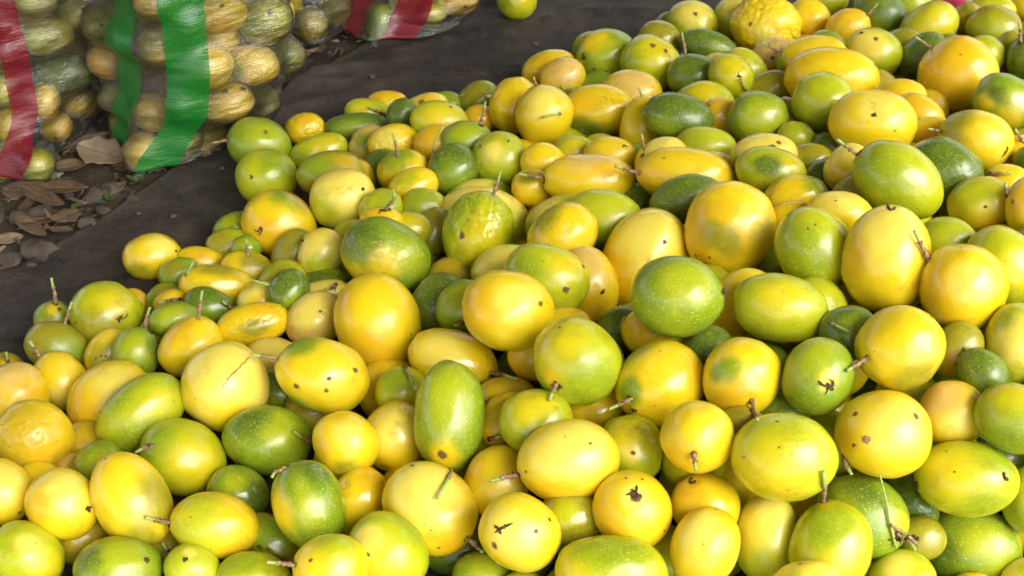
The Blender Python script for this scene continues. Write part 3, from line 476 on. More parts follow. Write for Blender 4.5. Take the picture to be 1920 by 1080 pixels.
("green fruit with a large torn brown calyx facing out",(.2663,.7337,.1889),(-.5126,.3285,.1349,.7817),(.0304,.0304,.0344),'G',[('L',.69,-.46,.56,.95),('Y',.96,.28,.02,.3)],[],[(.911,.394,-.123,1.7)],[],[],[],0,0,'P'),
("big lime oval with a stalk pointing right, centre right",(.2515,.8272,.1896),(-.5863,-.2031,.666,.414),(.0319,.0319,.0447),'L',[('Y',.96,.29,-.02,.7)],[],[(.226,-.078,-.971,.7)],[[(.268,-.081,-.96),(.0371,-.0035,-.0459),(.0403,-.0044,-.0499),(.0425,-.0054,-.0538),(.0439,-.0063,-.0579),(.0445,-.0073,-.0619)]],[],[],0,1,'P'),
("golden fruit behind the two big green ovals, centre right",(.2299,.8769,.1508),(-.5289,.347,.077,.7707),(.0343,.0343,.0411),'Y',[('O',.94,-.03,-.35,.7)],[],[],[],[],[],0,0,'P'),
("large speckled green oval with a sweeping reflection, in the centre right",(.153,.8298,.201),(-.6089,-.2405,.6547,.3779),(.0382,.0382,.0433),'G',[('L',.91,.38,-.2,.7)],[],[(.263,.288,-.921,.9)],[],[],[],0,1,'P'),
("tall pale yellow fruit leaning right, above the large speckled green oval",(.1445,1.0023,.1163),(-.5739,.3364,.0806,.7423),(.046,.046,.0601),'Y',[('P',.89,-.09,.45,.9),('O',.72,-.47,-.51,.6)],[(.867,.256,.428,.0023)],[],[[(.236,.128,-.963),(.1211,.0056,-.0566),(.1237,.0058,-.0603),(.1254,.0061,-.0641),(.1266,.0063,-.0679),(.1277,.0065,-.0716)]],[],[(.87,.26,.43,.12,.012)],0,0,'P'),
("big orange yellow fruit with an olive bruise on its face",(.233,.9982,.1591),(.5643,-.2963,-.0989,-.7642),(.0486,.0486,.0515),'Y',[('O',.9,-.36,-.23,1.0),('K',.93,-.31,-.21,.38),('K',.97,.02,-.23,.4),('P',.79,.46,.4,.5)],[(.476,-.501,-.723,.0017),(.731,-.193,-.655,.0017)],[],[],[],[(.97,-.07,-.22,.25,.03)],0,0,'P'),
("smooth lime green oval above the tall pale yellow fruit, on its left",(.1045,1.0755,.1197),(.6373,.2324,-.5988,-.4258),(.0347,.0347,.0457),'L',[('G',.67,-.69,-.27,.8),('L',.85,.46,.25,.8)],[],[],[],[],[],0,1,'P'),
("olive yellow fruit tucked left of the smooth lime green oval",(.0565,1.0254,.1335),(.4684,.5081,-.7169,-.0925),(.0341,.0341,.0399),'Y',[('K',.61,.78,.12,.6)],[],[],[],[],[],0,0,'P'),
("lime fruit with a pale rim behind the olive yellow one in the centre",(.0546,1.1153,.0885),(.5099,.4689,-.7035,-.1588),(.0304,.0304,.0412),'L',[('P',.67,.73,.15,.7)],[],[],[],[],[],0,0,'P'),
("amber fruit with a brown calyx mark, behind the centre lime oval",(.0804,.9609,.1143),(.6698,-.1357,-.3241,-.6542),(.0324,.0324,.0416),'Y',[('T',.81,.09,.58,.9),('O',.77,-.06,-.64,.6)],[],[(.864,.418,-.28,.9)],[],[],[],0,0,'P'),
("speckled lime oval with a small black dot on its right end, centre",(.0367,.9283,.1494),(-.6714,-.1832,.5712,.4352),(.0329,.0329,.046),'L',[('G',.81,.0,.59,.6),('Y',.83,.49,-.27,.5)],[(.412,.67,-.618,.0022),(.878,-.145,-.455,.0033)],[],[],[],[],0,1,'P'),
("pale lime yellow fruit between the cracked lime fruit and the speckled lime oval",(-.0088,1.0014,.103),(-.5886,-.3964,.6664,.2289),(.0276,.0276,.0371),'L',[('P',.85,.5,.14,1.1)],[],[],[],[],[],0,0,'P'),
("round golden yellow fruit in the very centre, with one small brown pit",(-.0042,.8661,.1554),(-.6638,-.2474,.6085,.3575),(.0403,.0403,.045),'Y',[('O',.71,-.11,.7,.7),('P',.95,.25,-.17,.6)],[(.683,.299,-.667,.0026)],[],[],[],[],0,0,'P'),
("wrinkled lime green fruit with deep cracks and an upright stalk",(-.0395,1.0776,.0981),(.6568,-.2891,-.1389,-.6824),(.0401,.0401,.05),'L',[('Y',.99,.1,-.13,.8),('G',.67,-.65,.36,.6)],[(.889,-.441,-.126,.0037)],[],[[(.258,.2,.945),(.011,.0085,.0529),(.0117,.0091,.0585),(.0124,.0096,.0641),(.0131,.0101,.0697),(.0138,.0106,.0753)]],[],[],.9,0,'P'),
("big cream lime fruit standing behind the cracked lime one",(-.0362,1.1525,.0556),(-.661,-.2756,.589,.3745),(.0493,.0493,.0611),'P',[('L',.67,-.18,-.72,.8)],[(.286,.613,-.736,.0026)],[],[],[],[],0,0,'P'),
("green fruit of which only a rim shows behind the cracked lime one",(-.043,1.2179,.0532),(-.6,-.3933,.6401,.2748),(.0259,.0259,.0444),'G',[('P',.66,.75,.03,.7)],[],[],[],[],[],0,0,'P'),
("round lime ball with two black specks on top, upper left of centre",(-.0167,1.2744,.0757),(.6027,.3773,-.6301,-.3121),(.0381,.0381,.0383),'L',[('P',.91,.39,.16,.4),('G',.6,-.77,.19,.6)],[],[(.743,.574,-.344,.5),(.645,.523,.558,.4)],[],[],[],0,0,'P'),
("speckled dark green ball left of the round lime one",(-.0763,1.2597,.0694),(-.6419,.3371,.0529,.6867),(.0339,.0339,.036),'D',[('G',.92,.06,-.38,.8)],[],[],[],[],[],0,1,'P'),
("green fruit with a long kinked stalk, behind the round lime ball",(-.0598,1.3169,.0786),(.6248,.3593,-.6038,-.3404),(.0282,.0282,.0356),'G',[('L',.85,.52,.11,.7)],[],[(.429,.763,-.484,.8)],[[(.193,.84,-.507),(.006,.0265,-.0189),(.0066,.0293,-.0198),(.0072,.0321,-.0206),(.0078,.0349,-.0215),(.0084,.0376,-.0224),(.0089,.0407,-.0228),(.0094,.0437,-.0233),(.01,.0468,-.0237),(.0105,.0498,-.0242),(.011,.0529,-.0246)]],[],[],0,0,'P'),
("small clean yellow fruit right of the round lime ball",(.0394,1.2408,.0925),(.6115,.3356,-.6237,-.3529),(.0264,.0264,.0292),'Y',[],[],[],[],[],[],0,0,'P'),
("small lime yellow fruit below the yellow fruit with the green underside",(.0818,1.2721,.0876),(.6009,.334,-.631,-.3595),(.0234,.0234,.0297),'L',[('Y',.93,.38,-.04,.7)],[],[],[],[],[],0,0,'P'),
("small yellow fruit with a tiny scar, above the peach bruised fruit",(.1233,1.235,.1055),(.6059,.3008,-.6234,-.3922),(.0261,.0261,.0336),'Y',[],[],[(.661,.572,-.486,.6)],[],[],[],0,0,'P'),
("wide yellow fruit with a tan bruise along its top",(.0943,1.1742,.1093),(-.5994,-.327,.6403,.3519),(.0324,.0324,.0565),'Y',[('T',.66,.75,-.05,.75),('O',.87,.35,-.34,.4)],[],[(.238,-.043,.97,1.0)],[[(.209,.074,.975),(.008,.0034,.0612),(.0092,.0044,.0674),(.0104,.0054,.0736),(.0117,.0065,.0797),(.0129,.0075,.0859)]],[],[(.66,.75,-.05,.5,.05)],0,0,'P'),
("yellow olive fruit under a dry twig, left of the tan bruised fruit",(.0253,1.1946,.0853),(-.6168,-.3326,.6257,.3426),(.0238,.0238,.0266),'Y',[('K',.77,.6,.2,.6)],[],[],[],[],[],0,0,'P'),
("orange fruit behind a long curved green stalk",(-.1025,1.3321,.0638),(.6236,.3795,-.6045,-.3188),(.0289,.0289,.0308),'O',[],[],[],[[(.811,-.55,.198),(.0751,-.0108,.0052),(.0755,-.0061,.0044),(.0758,-.0015,.0037),(.0762,.003,.0029),(.0765,.0076,.0022),(.0772,.0109,-.0005),(.0778,.0141,-.0032),(.0785,.0173,-.0059),(.0791,.0206,-.0085),(.0798,.0238,-.0112)]],[],[],0,0,'P'),
("yellow fruit wedged behind the speckled dark green ball",(-.0849,1.3735,.0365),(.5866,-.427,.0612,-.6854),(.0277,.0277,.0344),'Y',[],[],[],[],[],[],0,0,'P'),
("lime yellow fruit with one black speck, second row from the cloth",(-.1004,1.3822,.0714),(-.6577,-.3145,.5625,.3901),(.03,.03,.0412),'L',[('Y',.93,.35,-.07,.9)],[(.597,.747,-.292,.0022)],[],[],[],[],0,0,'P'),
("cream orange fruit with a dark fleck at the cloth edge",(-.1271,1.4597,.044),(.5385,.4979,-.6464,-.2105),(.026,.026,.038),'P',[('O',.84,.48,-.24,.6)],[(.818,.573,-.053,.0031)],[],[],[],[],0,0,'P'),
("sliver of green fruit behind the cream orange one at the cloth edge",(-.0985,1.502,.0293),(-.6241,-.373,.5934,.3452),(.0233,.0233,.0311),'G',[],[],[],[],[],[],0,0,'P'),
("olive green fruit at the cloth edge, left of the tall yellow one",(-.0501,1.509,.0353),(.5079,.5066,-.6683,-.1969),(.0283,.0283,.0342),'G',[('K',.83,.55,-.07,.8)],[],[],[],[],[],0,0,'P'),
("small orange fruit below the olive green one by the cloth",(-.0473,1.4317,.0484),(.6179,.3641,-.6038,-.3479),(.0204,.0204,.0244),'O',[],[],[],[],[],[],0,0,'P'),
("orange yellow fruit lying farthest out on the cloth edge, above a lime one",(-.185,1.5088,.0282),(.6536,.3553,-.563,-.3601),(.0221,.0221,.0325),'O',[('Y',.95,.26,-.16,.6)],[],[],[],[],[],0,0,'P'),
("lime fruit with a thin stalk lying across it, by the cloth edge",(-.2124,1.4812,.0293),(-.6754,-.3254,.5422,.3795),(.0226,.0226,.0358),'L',[('Y',.97,.05,.22,.6)],[],[],[[(.589,.103,-.801),(.0227,.0037,-.0225),(.025,.005,-.0165),(.0262,.0064,-.0106),(.0267,.0077,-.0046),(.0265,.0091,.0013)]],[],[],0,0,'P'),
("small dark green fruit between the stalked lime fruit and the cream orange one",(-.1567,1.4245,.0602),(.6331,-.3833,.0221,-.6721),(.0209,.0209,.0241),'D',[],[],[],[],[],[],0,0,'P'),
("long dark green fruit below the stalked lime one at the cloth edge",(-.2229,1.4333,.0317),(.6443,.3893,-.5766,-.3175),(.0228,.0228,.048),'D',[('G',.99,.05,.16,.7)],[],[],[],[],[],0,0,'P'),
("small crumpled yellow fruit at the cloth edge by the green pair",(-.2972,1.4314,.0311),(.6519,.4043,-.5658,-.3023),(.0251,.0251,.0295),'Y',[('O',.84,.54,.03,.5)],[],[],[],[],[],.8,0,'P'),
("upper green fruit of the pair at the left corner of the pile",(-.3508,1.3699,.0438),(.7179,.3034,-.505,-.3709),(.037,.037,.0447),'G',[('L',.97,.15,-.18,.8)],[(.868,.488,-.094,.003)],[],[[(.307,-.11,.945),(.0115,-.0059,.0459),(.0117,-.0076,.0496),(.0118,-.0094,.0533),(.012,-.0112,.0569),(.0122,-.0129,.0606)]],[],[(.87,.49,-.09,.18,.03),(.09,.63,-.77,.4,.04)],0,0,'P'),
("lower lime green fruit of the pair, with a black scar",(-.326,1.2818,.0447),(.6291,.4573,-.5847,-.2306),(.0387,.0387,.0403),'L',[('G',.73,.48,-.48,.8)],[],[(.882,.139,.45,.7)],[],[],[],0,0,'P'),
("creased green and yellow fruit beside the green pair",(-.27,1.3712,.0309),(-.608,-.462,.6003,.2378),(.0243,.0243,.0422),'L',[('Y',.91,.31,-.27,.6),('G',.69,-.16,.71,.6)],[],[],[],[],[(.99,.1,-.05,.25,.03)],.15,0,'P'),
("dull olive fruit behind the pale lemon egg",(-.2348,1.2517,.0696),(.6464,.4006,-.584,-.284),(.0302,.0302,.0444),'K',[('G',.8,.42,.42,.6),('A',.7,.51,-.5,.5)],[],[],[],[],[],0,0,'P'),
("yellow strip of fruit between the dull olive one and the pale lemon egg",(-.2178,1.2922,.0398),(-.6601,-.3671,.5759,.3129),(.0242,.0242,.0375),'Y',[],[],[],[],[],[],0,0,'P'),
("pale lemon egg shaped fruit in the upper left of the pile",(-.2115,1.1937,.0692),(-.6235,-.4294,.6062,.244),(.0373,.0373,.0425),'P',[('L',.59,-.29,.75,.8),('L',.69,-.3,-.66,.4)],[],[(.77,.167,-.616,.5)],[],[],[],0,0,'P'),
("pale wrinkled yellow fruit with lengthwise folds, upper left part of the pile",(-.1628,1.3556,.0532),(.6086,.4253,-.6105,-.2756),(.0269,.0269,.0373),'Y',[('P',.93,.3,.21,.8)],[],[],[],[],[],.7,0,'P'),
("tan and green fruit beside dry brown twigs",(-.2008,1.3833,.0341),(.4857,.5709,-.6528,-.1098),(.0269,.0269,.0314),'T',[('G',.93,.35,.11,.6)],[],[(.233,.836,.497,1.2)],[],[],[],0,0,'P'),
("yellow fruit with a green cap and an upright stalk, upper left part of the pile",(-.142,1.2701,.0612),(.6095,.4191,-.618,-.2665),(.0299,.0299,.0356),'Y',[('G',.7,.68,.22,.8)],[],[],[[(.729,.677,.098),(.0237,.0235,.0034),(.0242,.0268,.0032),(.0247,.0301,.0031),(.0252,.0334,.003),(.0258,.0367,.0028),(.0263,.0395,.0031),(.0269,.0423,.0033),(.0274,.0451,.0036),(.028,.0479,.0038),(.0285,.0507,.0041)]],[],[],0,0,'P'),
("dark green fruit peeping left of the green capped yellow one",(-.1727,1.3128,.0361),(-.6793,-.3066,.5554,.369),(.0301,.0301,.0307),'D',[],[],[],[],[],[],0,0,'P'),
("plain yellow fruit below the green capped one",(-.1256,1.2204,.0694),(-.575,-.4609,.6416,.2128),(.025,.025,.0332),'Y',[('L',.83,.54,.17,.6)],[],[],[],[],[],0,0,'P'),
("streaked lime fruit under a bent brown stalk",(-.1604,1.1595,.0762),(.5811,.4682,-.6363,-.1956),(.0247,.0247,.028),'L',[('G',.83,.29,-.47,.6)],[],[],[],[],[],0,0,'P'),
("yellow fruit with a dark shaggy calyx, above the big green and yellow oval",(-.1538,1.1025,.0966),(-.6597,-.3489,.5908,.3066),(.0188,.0188,.0256),'Y',[('O',.84,.4,.36,.7)],[],[(.666,.725,-.177,1.2)],[[(.628,.758,-.177),(.0128,.0169,-.0068),(.0138,.0196,-.009),(.0148,.0223,-.0113),(.0158,.025,-.0135),(.0168,.0277,-.0158),(.0176,.0299,-.0154),(.0183,.0321,-.0151),(.019,.0343,-.0147),(.0198,.0365,-.0144),(.0205,.0387,-.0141)]],[],[],0,0,'P'),
("rough skinned lime fruit left of the cracked lime one",(-.1071,1.166,.075),(-.674,-.2895,.5713,.3683),(.0236,.0236,.0301),'L',[('G',.96,.21,.18,.9)],[],[],[],[],[],.25,0,'P'),
("bright yellow lime fruit behind the big green and yellow oval",(-.1245,1.1158,.0766),(.6691,.3126,-.5845,-.3359),(.0227,.0227,.0351),'L',[('Y',.89,.45,-.07,.9)],[],[],[],[],[],0,0,'P'),
("shaded olive fruit right of the big green and yellow oval",(-.0966,1.1218,.0645),(.6613,-.3126,-.1189,-.6714),(.0237,.0237,.0345),'K',[],[],[],[[(.657,.414,-.63),(.0166,.0095,-.0274),(.0176,.0091,-.033),(.0186,.0088,-.0386),(.0197,.0085,-.0442),(.0207,.0081,-.0497)]],[],[],0,0,'P'),
("big green and yellow oval with a yellow band across it",(-.1441,1.0448,.0908),(-.7273,-.1621,.5028,.4382),(.0425,.0425,.0526),'G',[('Y',.36,-.88,.33,.7),('Y',.99,-.15,-.03,.5),('D',.74,.01,.68,.7),('L',.9,.23,-.37,.5)],[],[],[],[],[],0,1,'P'),
("lime fruit pressed against the left of the big green and yellow oval",(-.1962,1.1195,.0422),(.6667,-.3544,-.093,-.6491),(.0309,.0309,.0403),'L',[('Y',.93,.05,.37,.6),('G',.86,-.31,-.41,.5)],[],[],[],[],[],0,0,'P'),
("pale lime egg left of the big green and yellow oval",(-.2253,1.0827,.0652),(-.6447,.4088,.0439,.6445),(.0273,.0273,.032),'P',[('L',.88,.22,-.43,.7)],[],[(.442,-.889,.118,.5)],[],[],[],0,0,'P'),
("yellow fruit with a tan split on top and a black scrawl scar",(-.2891,1.1664,.0499),(-.7568,-.1643,.4629,.4312),(.0425,.0425,.0475),'Y',[('G',.49,.85,.21,.6),('T',.36,.93,.06,.3),('T',.39,.89,-.25,.3),('O',.88,-.45,.15,.6),('A',.2,-.97,-.11,.3)],[],[],[],[[(.711,-.493,.501),(.783,-.497,.375),(.845,-.387,.369),(.877,-.324,.355),(.847,-.443,.294),(.777,-.553,.3),(.759,-.55,.348)]],[(.43,.9,-.08,.35,.06)],0,0,'P'),
("dim olive fruit in shade under the tan split yellow fruit",(-.2627,1.1082,.0473),(.6517,-.4113,-.0445,-.6357),(.0262,.0262,.0316),'K',[],[],[],[],[],[],0,0,'P'),
("yellow fruit with an upright dark stalk, near the left edge of the pile",(-.3171,1.0915,.0325),(-.7302,-.282,.5293,.3271),(.0244,.0244,.0344),'Y',[('K',.81,.55,-.18,.7)],[],[],[[(.666,.737,.114),(.017,.022,.0052),(.0177,.026,.0064),(.0185,.03,.0076),(.0192,.034,.0089),(.02,.038,.0101)]],[],[],0,0,'P'),
("green fruit behind two others at the left edge, under the tan split one",(-.3523,1.1843,.0284),(-.6123,-.4933,.5937,.1711),(.0222,.0222,.0285),'G',[('L',.83,.56,.06,.6)],[],[],[],[],[],0,0,'P'),
("olive lime fruit in the small green trio at the left edge",(-.3496,1.1464,.0332),(.6628,.4252,-.5734,-.2261),(.0205,.0205,.0303),'L',[('K',.87,.23,.44,.8)],[],[],[],[],[],0,0,'P'),
("smallest of the green trio, touching the tan split yellow fruit",(-.324,1.1234,.0434),(-.6941,-.363,.5569,.2762),(.0163,.0163,.019),'G',[('L',.9,.44,.06,.5)],[],[],[],[],[],0,0,'P'),
("lone yellow fruit lying out on the dark cloth, left of the pile",(-.4398,1.1189,.0346),(.6825,.43,-.5503,-.2153),(.0286,.0286,.0349),'Y',[('K',.65,-.54,.54,.6),('P',.85,.4,-.33,.6)],[],[(.596,.043,-.802,.5)],[],[],[],0,0,'P'),
("golden fruit right behind the lone yellow one",(-.3796,1.1162,.0285),(.7455,.2752,-.5088,-.3311),(.0189,.0189,.0296),'Y',[('O',.93,.31,.22,.6)],[],[],[],[],[],0,0,'P'),
("green fruit with a dark crease, touching the lone yellow one",(-.3982,1.0816,.0368),(.6322,.4908,-.5794,-.1542),(.019,.019,.0252),'G',[('K',.87,.43,.25,.6)],[],[],[[(.865,-.491,-.103),(.0658,-.0056,-.0064),(.0673,-.0022,-.0102),(.0688,.0012,-.0141),(.0703,.0046,-.0179),(.0719,.0079,-.0218)]],[],[(.93,-.34,-.15,.2,.05)],.1,0,'P'),
("long yellow fruit with an olive top, near the left edge of the pile",(-.3414,1.0441,.0458),(.7256,.3135,-.5373,-.294),(.0261,.0261,.0451),'Y',[('K',.63,.77,.04,.6),('L',.63,-.6,.49,.3)],[],[],[],[],[],0,0,'P'),
("shaded green fruit by the cloth, below the creased green one",(-.4093,1.0472,.0251),(.5876,.5485,-.5885,-.0869),(.0186,.0186,.0237),'G',[('K',.85,.49,-.18,.6)],[],[],[],[],[],0,0,'P'),
("dull amber fruit under a dark stalk at the left edge of the pile",(-.3909,1.0158,.0439),(.6338,.4919,-.5807,-.1384),(.0164,.0164,.0194),'A',[('Y',.94,.23,-.25,.7)],[],[],[[(.842,.036,-.538),(.0213,.0017,-.0058),(.0219,.0029,-.0013),(.0214,.004,.0033),(.021,.0051,.0078),(.0205,.0062,.0123)]],[],[],0,0,'P'),
("dark green fruit with bright glints below the long olive topped yellow one",(-.34,1.0002,.051),(.7669,.1991,-.4906,-.3627),(.0216,.0216,.0311),'D',[('G',.91,-.42,.0,.6)],[],[],[[(.62,.324,-.714),(.0206,.0077,-.0194),(.0217,.0084,-.0167),(.0226,.0091,-.014),(.0231,.0098,-.0114),(.0235,.0105,-.0087)]],[],[],0,0,'P'),
("light green fruit left of an upright tan stalk",(-.3708,.9649,.0622),(.6894,.4083,-.5631,-.2024),(.0199,.0199,.0276),'G',[('L',.95,.3,.12,.8)],[],[],[],[],[],0,0,'P'),
("golden yellow fruit with a tall upright stalk, left side",(-.3429,.9186,.0621),(.551,.5762,-.6029,-.0288),(.0299,.0299,.0359),'Y',[('O',.7,.71,-.08,.6)],[],[],[[(.449,.546,-.708),(.0146,.0183,-.0277),(.0158,.0203,-.03),(.0169,.0223,-.0323),(.0181,.0243,-.0346),(.0193,.0263,-.0368),(.0205,.0282,-.0392),(.0217,.0301,-.0415),(.0229,.032,-.0439),(.0241,.0339,-.0462),(.0253,.0358,-.0485)]],[],[],0,0,'P'),
("long yellow fruit with an olive crease along its side",(-.2823,.9522,.066),(-.668,-.406,.5901,.2019),(.0232,.0232,.0413),'Y',[('K',.98,-.2,-.06,.5),('O',.72,.54,-.43,.5)],[],[],[],[],[(.99,.09,.04,.2,.03),(.93,.06,-.37,.2,.03)],.35,0,'P'),
("pale tan fruit with fine leathery wrinkles",(-.2162,.9642,.0635),(.5751,.5044,-.6358,-.1029),(.0298,.0298,.0347),'T',[('P',.91,.4,.0,.9),('L',.55,-.82,-.12,.4)],[(.952,.144,-.269,.0018)],[],[],[],[],.75,0,'P'),
("pale yellow strip of fruit behind the leathery tan one",(-.2188,1.0139,.0516),(-.6375,-.4204,.6139,.1998),(.0216,.0216,.0371),'P',[],[],[],[[(.661,.482,-.575),(.0212,.01,-.0187),(.0223,.0097,-.0161),(.0233,.0094,-.0136),(.024,.0091,-.011),(.0246,.0088,-.0085)]],[],[],0,0,'P'),
("dark green fruit with a white glint behind the leathery tan one",(-.2479,.9925,.08),(-.6513,.4149,.0627,.6322),(.0227,.0227,.0265),'D',[('G',.91,.36,-.19,.5)],[],[],[],[],[],0,0,'P'),
("lime rimmed olive fruit with a stalk pointing left",(-.2672,1.0449,.0492),(.614,-.4711,-.0035,-.6332),(.0257,.0257,.0314),'L',[('K',.96,-.17,.21,.7)],[],[],[[(.954,-.202,-.222),(.077,-.0098,-.0086),(.0769,-.0147,-.0105),(.0768,-.0195,-.0125),(.0767,-.0243,-.0144),(.0766,-.0292,-.0163)]],[],[],0,0,'P'),
("green fruit with a pale glint under the pale lime egg",(-.2257,1.0535,.0361),(.5701,.5081,-.6353,-.1151),(.0255,.0255,.0327),'G',[('D',.89,.45,.0,.7)],[],[],[],[],[],0,0,'P'),
("small pale yellow fruit peeping behind the creased long yellow one",(-.283,1.0025,.0569),(.6255,.4651,-.606,-.1587),(.0227,.0227,.0278),'P',[('Y',.99,-.05,.13,.6)],[],[],[],[],[],0,0,'P'),
("big lime fruit with a dark torn calyx, second from the left on the cloth side",(-.4583,.9935,.0448),(.8059,.1358,-.4345,-.3785),(.0382,.0382,.0401),'L',[('K',.85,-.52,.0,.9),('Y',.85,.53,.05,.6)],[(.552,-.615,.562,.0018)],[(.922,.127,-.365,1.4)],[],[],[],0,0,'P'),
("small wrinkled orange fruit hiding behind the big lime fruit with the torn calyx",(-.4424,1.0426,.0232),(.8056,.0902,-.4151,-.4131),(.016,.016,.0188),'O',[],[],[],[],[],[],.7,0,'P'),
("green fruit with a tall upright stalk at the far left of the cloth side",(-.5235,1.0025,.0288),(-.7943,.2357,.22,.5149),(.0221,.0221,.0232),'G',[('Y',.82,.01,.57,.4),('K',.93,-.32,-.17,.6)],[(.806,.287,.518,.0024)],[],[[(.583,.164,.796),(.0137,.0035,.0216),(.0146,.0034,.0248),(.0155,.0033,.0279),(.0164,.0031,.0311),(.0172,.003,.0342),(.0181,.0028,.0372),(.0189,.0025,.0401),(.0197,.0023,.043),(.0205,.002,.0459),(.0213,.0018,.0488)]],[],[],0,0,'P'),
("olive green fruit in front of the tall stalked green one",(-.5002,.9462,.0366),(.8137,.1519,-.4397,-.3485),(.0282,.0282,.035),'K',[('G',.92,-.02,-.39,.8)],[],[],[[(.25,.951,.182),(.0083,.0288,.0069),(.0096,.0308,.0075),(.0108,.0327,.008),(.0121,.0347,.0086),(.0134,.0367,.0091),(.0148,.0396,.0096),(.0163,.0425,.0101),(.0178,.0453,.0106),(.0193,.0482,.0111),(.0208,.051,.0116)]],[],[],0,0,'P'),
("yellow fruit with a brown stalk at upper left, near the left edge of the photo",(-.4804,.8955,.0363),(.823,-.0788,-.3396,-.4484),(.0261,.0261,.032),'Y',[('P',.84,-.38,-.38,.4)],[(.136,.918,.372,.0028)],[],[[(.121,-.214,.969),(.0038,-.0057,.0331),(.0044,-.0059,.0352),(.0051,-.006,.0373),(.0057,-.0061,.0393),(.0064,-.0063,.0414),(.0071,-.0063,.0435),(.0078,-.0063,.0456),(.0085,-.0063,.0476),(.0092,-.0062,.0497),(.0099,-.0062,.0517)]],[],[],0,0,'P'),
("olive yellow fruit cut by the left edge, behind an apricot one",(-.5549,.928,.0238),(-.7793,-.3094,.4885,.2417),(.0175,.0175,.0203),'K',[('Y',.97,.02,-.26,.7)],[],[],[[(.909,.406,-.092),(.0209,.0091,-.0012),(.0218,.0111,-.0006),(.0227,.0131,.0001),(.0237,.0151,.0007),(.0246,.0171,.0014)]],[],[],0,0,'P'),
("apricot yellow fruit cut by the left edge",(-.5092,.8534,.055),(.8177,-.1743,-.285,-.4687),(.0314,.0314,.0335),'Y',[('T',.78,.2,.6,.9),('O',.88,.44,-.16,.6)],[],[],[],[],[],0,0,'P'),
("wet looking amber fruit with wrinkles at the left edge",(-.4602,.7768,.0723),(-.8281,-.0794,.4305,.3502),(.0338,.0338,.0371),'Y',[('O',.88,.11,-.47,.9),('A',.92,.01,.39,.8),('A',.34,-.09,-.94,.5)],[],[],[],[],[],.35,0,'P'),
("freckled yellow green fruit under the big lime one with the torn calyx",(-.441,.9378,.0338),(.6761,-.4574,-.0734,-.5729),(.026,.026,.0299),'Y',[('K',.97,-.16,-.16,.8)],[(.947,-.287,-.147,.0012),(.987,-.128,-.099,.0012),(.851,-.421,-.313,.0012)],[],[],[],[],0,0,'P'),
("green fruit in front of a clump of brown stalks, left side",(-.4034,.9182,.0526),(-.7572,.2886,.2048,.549),(.0256,.0256,.0291),'G',[('L',.96,-.11,.27,.8),('D',.62,.73,.28,.5)],[],[(.224,.542,.81,1.3)],[[(.185,.303,.935),(.006,.0082,.0296),(.0072,.0086,.0321),(.0085,.009,.0345),(.0097,.0094,.0369),(.0109,.0098,.0393),(.0122,.0104,.0415),(.0135,.011,.0436),(.0148,.0116,.0457),(.0161,.0122,.0478),(.0173,.0128,.05)]],[],[],0,0,'P'),
("lime yellow sliver behind the golden yellow fruit with the tall stalk",(-.3911,.9796,.029),(.7324,.3305,-.5377,-.2554),(.0227,.0227,.0288),'L',[('Y',.98,.16,-.09,.6)],[],[],[],[],[],0,0,'P'),
("smooth warm yellow fruit behind the long green and yellow one, lower left",(-.4161,.8567,.0443),(-.6108,-.5411,.5759,.049),(.0379,.0379,.0443),'Y',[('P',.85,.42,-.31,.6),('O',.73,.2,.66,.6)],[],[],[],[],[],0,0,'P'),
("long green fruit with yellow flush, leaning up right, lower left",(-.3672,.8132,.0676),(-.5833,-.56,.588,.0196),(.0331,.0331,.0474),'L',[('G',.21,.13,-.97,.6),('G',.65,.75,.11,.5),('Y',.93,-.06,-.36,.4),('G',.81,-.39,.44,.5)],[],[],[],[],[],0,1,'P'),
("cream fruit with a thin brown crack down its face",(-.2899,.8449,.074),(-.6668,.421,.1138,.6043),(.0436,.0436,.0453),'P',[('Y',.55,.42,-.73,.7),('Y',.53,-.71,-.47,.5)],[],[],[],[[(.617,.249,.747),(.875,.124,.468),(.968,.015,.252),(.996,.0,.086),(.996,-.077,-.054)]],[],0,0,'P'),
("dark green fruit hidden between the cracked cream fruit and its yellow neighbour",(-.2435,.8732,.0379),(-.722,-.2796,.5709,.273),(.0266,.0266,.0297),'D',[('G',.88,-.46,-.13,.6)],[],[],[],[],[],0,0,'P'),
("yellow fruit with green rims, four dark pits and a stalk to its left",(-.188,.8368,.096),(.7402,.1842,-.5384,-.3581),(.0368,.0368,.0467),'Y',[('G',.49,.59,.64,.5),('G',.14,-.97,.22,.55),('L',.12,-.67,-.73,.5)],[(.771,-.484,.414,.0026),(.989,-.023,-.145,.0021),(.926,-.333,-.178,.0021),(.705,.4,-.586,.0026)],[],[[(.169,.021,.985),(.0067,.0004,.0488),(.0072,.0001,.0517),(.0077,-.0003,.0545),(.0082,-.0006,.0572),(.0088,-.001,.06),(.0093,-.0017,.0625),(.0098,-.0023,.0649),(.0103,-.003,.0674),(.0108,-.0037,.0698),(.0113,-.0043,.0722)]],[],[(.7,.4,-.59,.1,.01)],0,0,'P'),
("tan fruit showing behind the stalk of the four pitted yellow fruit",(-.2578,.9192,.0426),(.7127,.3076,-.5713,-.2665),(.0256,.0256,.0308),'T',[('P',.89,.46,.05,.8)],[],[],[],[],[],0,0,'P'),
("large bright yellow egg with a ring shaped reflection, left of centre",(-.1428,.9337,.0836),(.7408,-.0982,-.3541,-.5623),(.0458,.0458,.054),'Y',[('O',.61,-.42,.67,.4),('O',.8,-.37,-.47,.6)],[(.658,.576,-.484,.0011)],[],[],[],[(.88,.13,.45,.5,.015)],0,0,'P'),
("dark green fruit right of the large bright yellow egg",(-.0793,.976,.0743),(-.5446,.4848,-.0339,.6836),(.0323,.0323,.0364),'D',[('G',.73,.68,-.05,.6)],[],[],[],[],[],0,1,'P'),
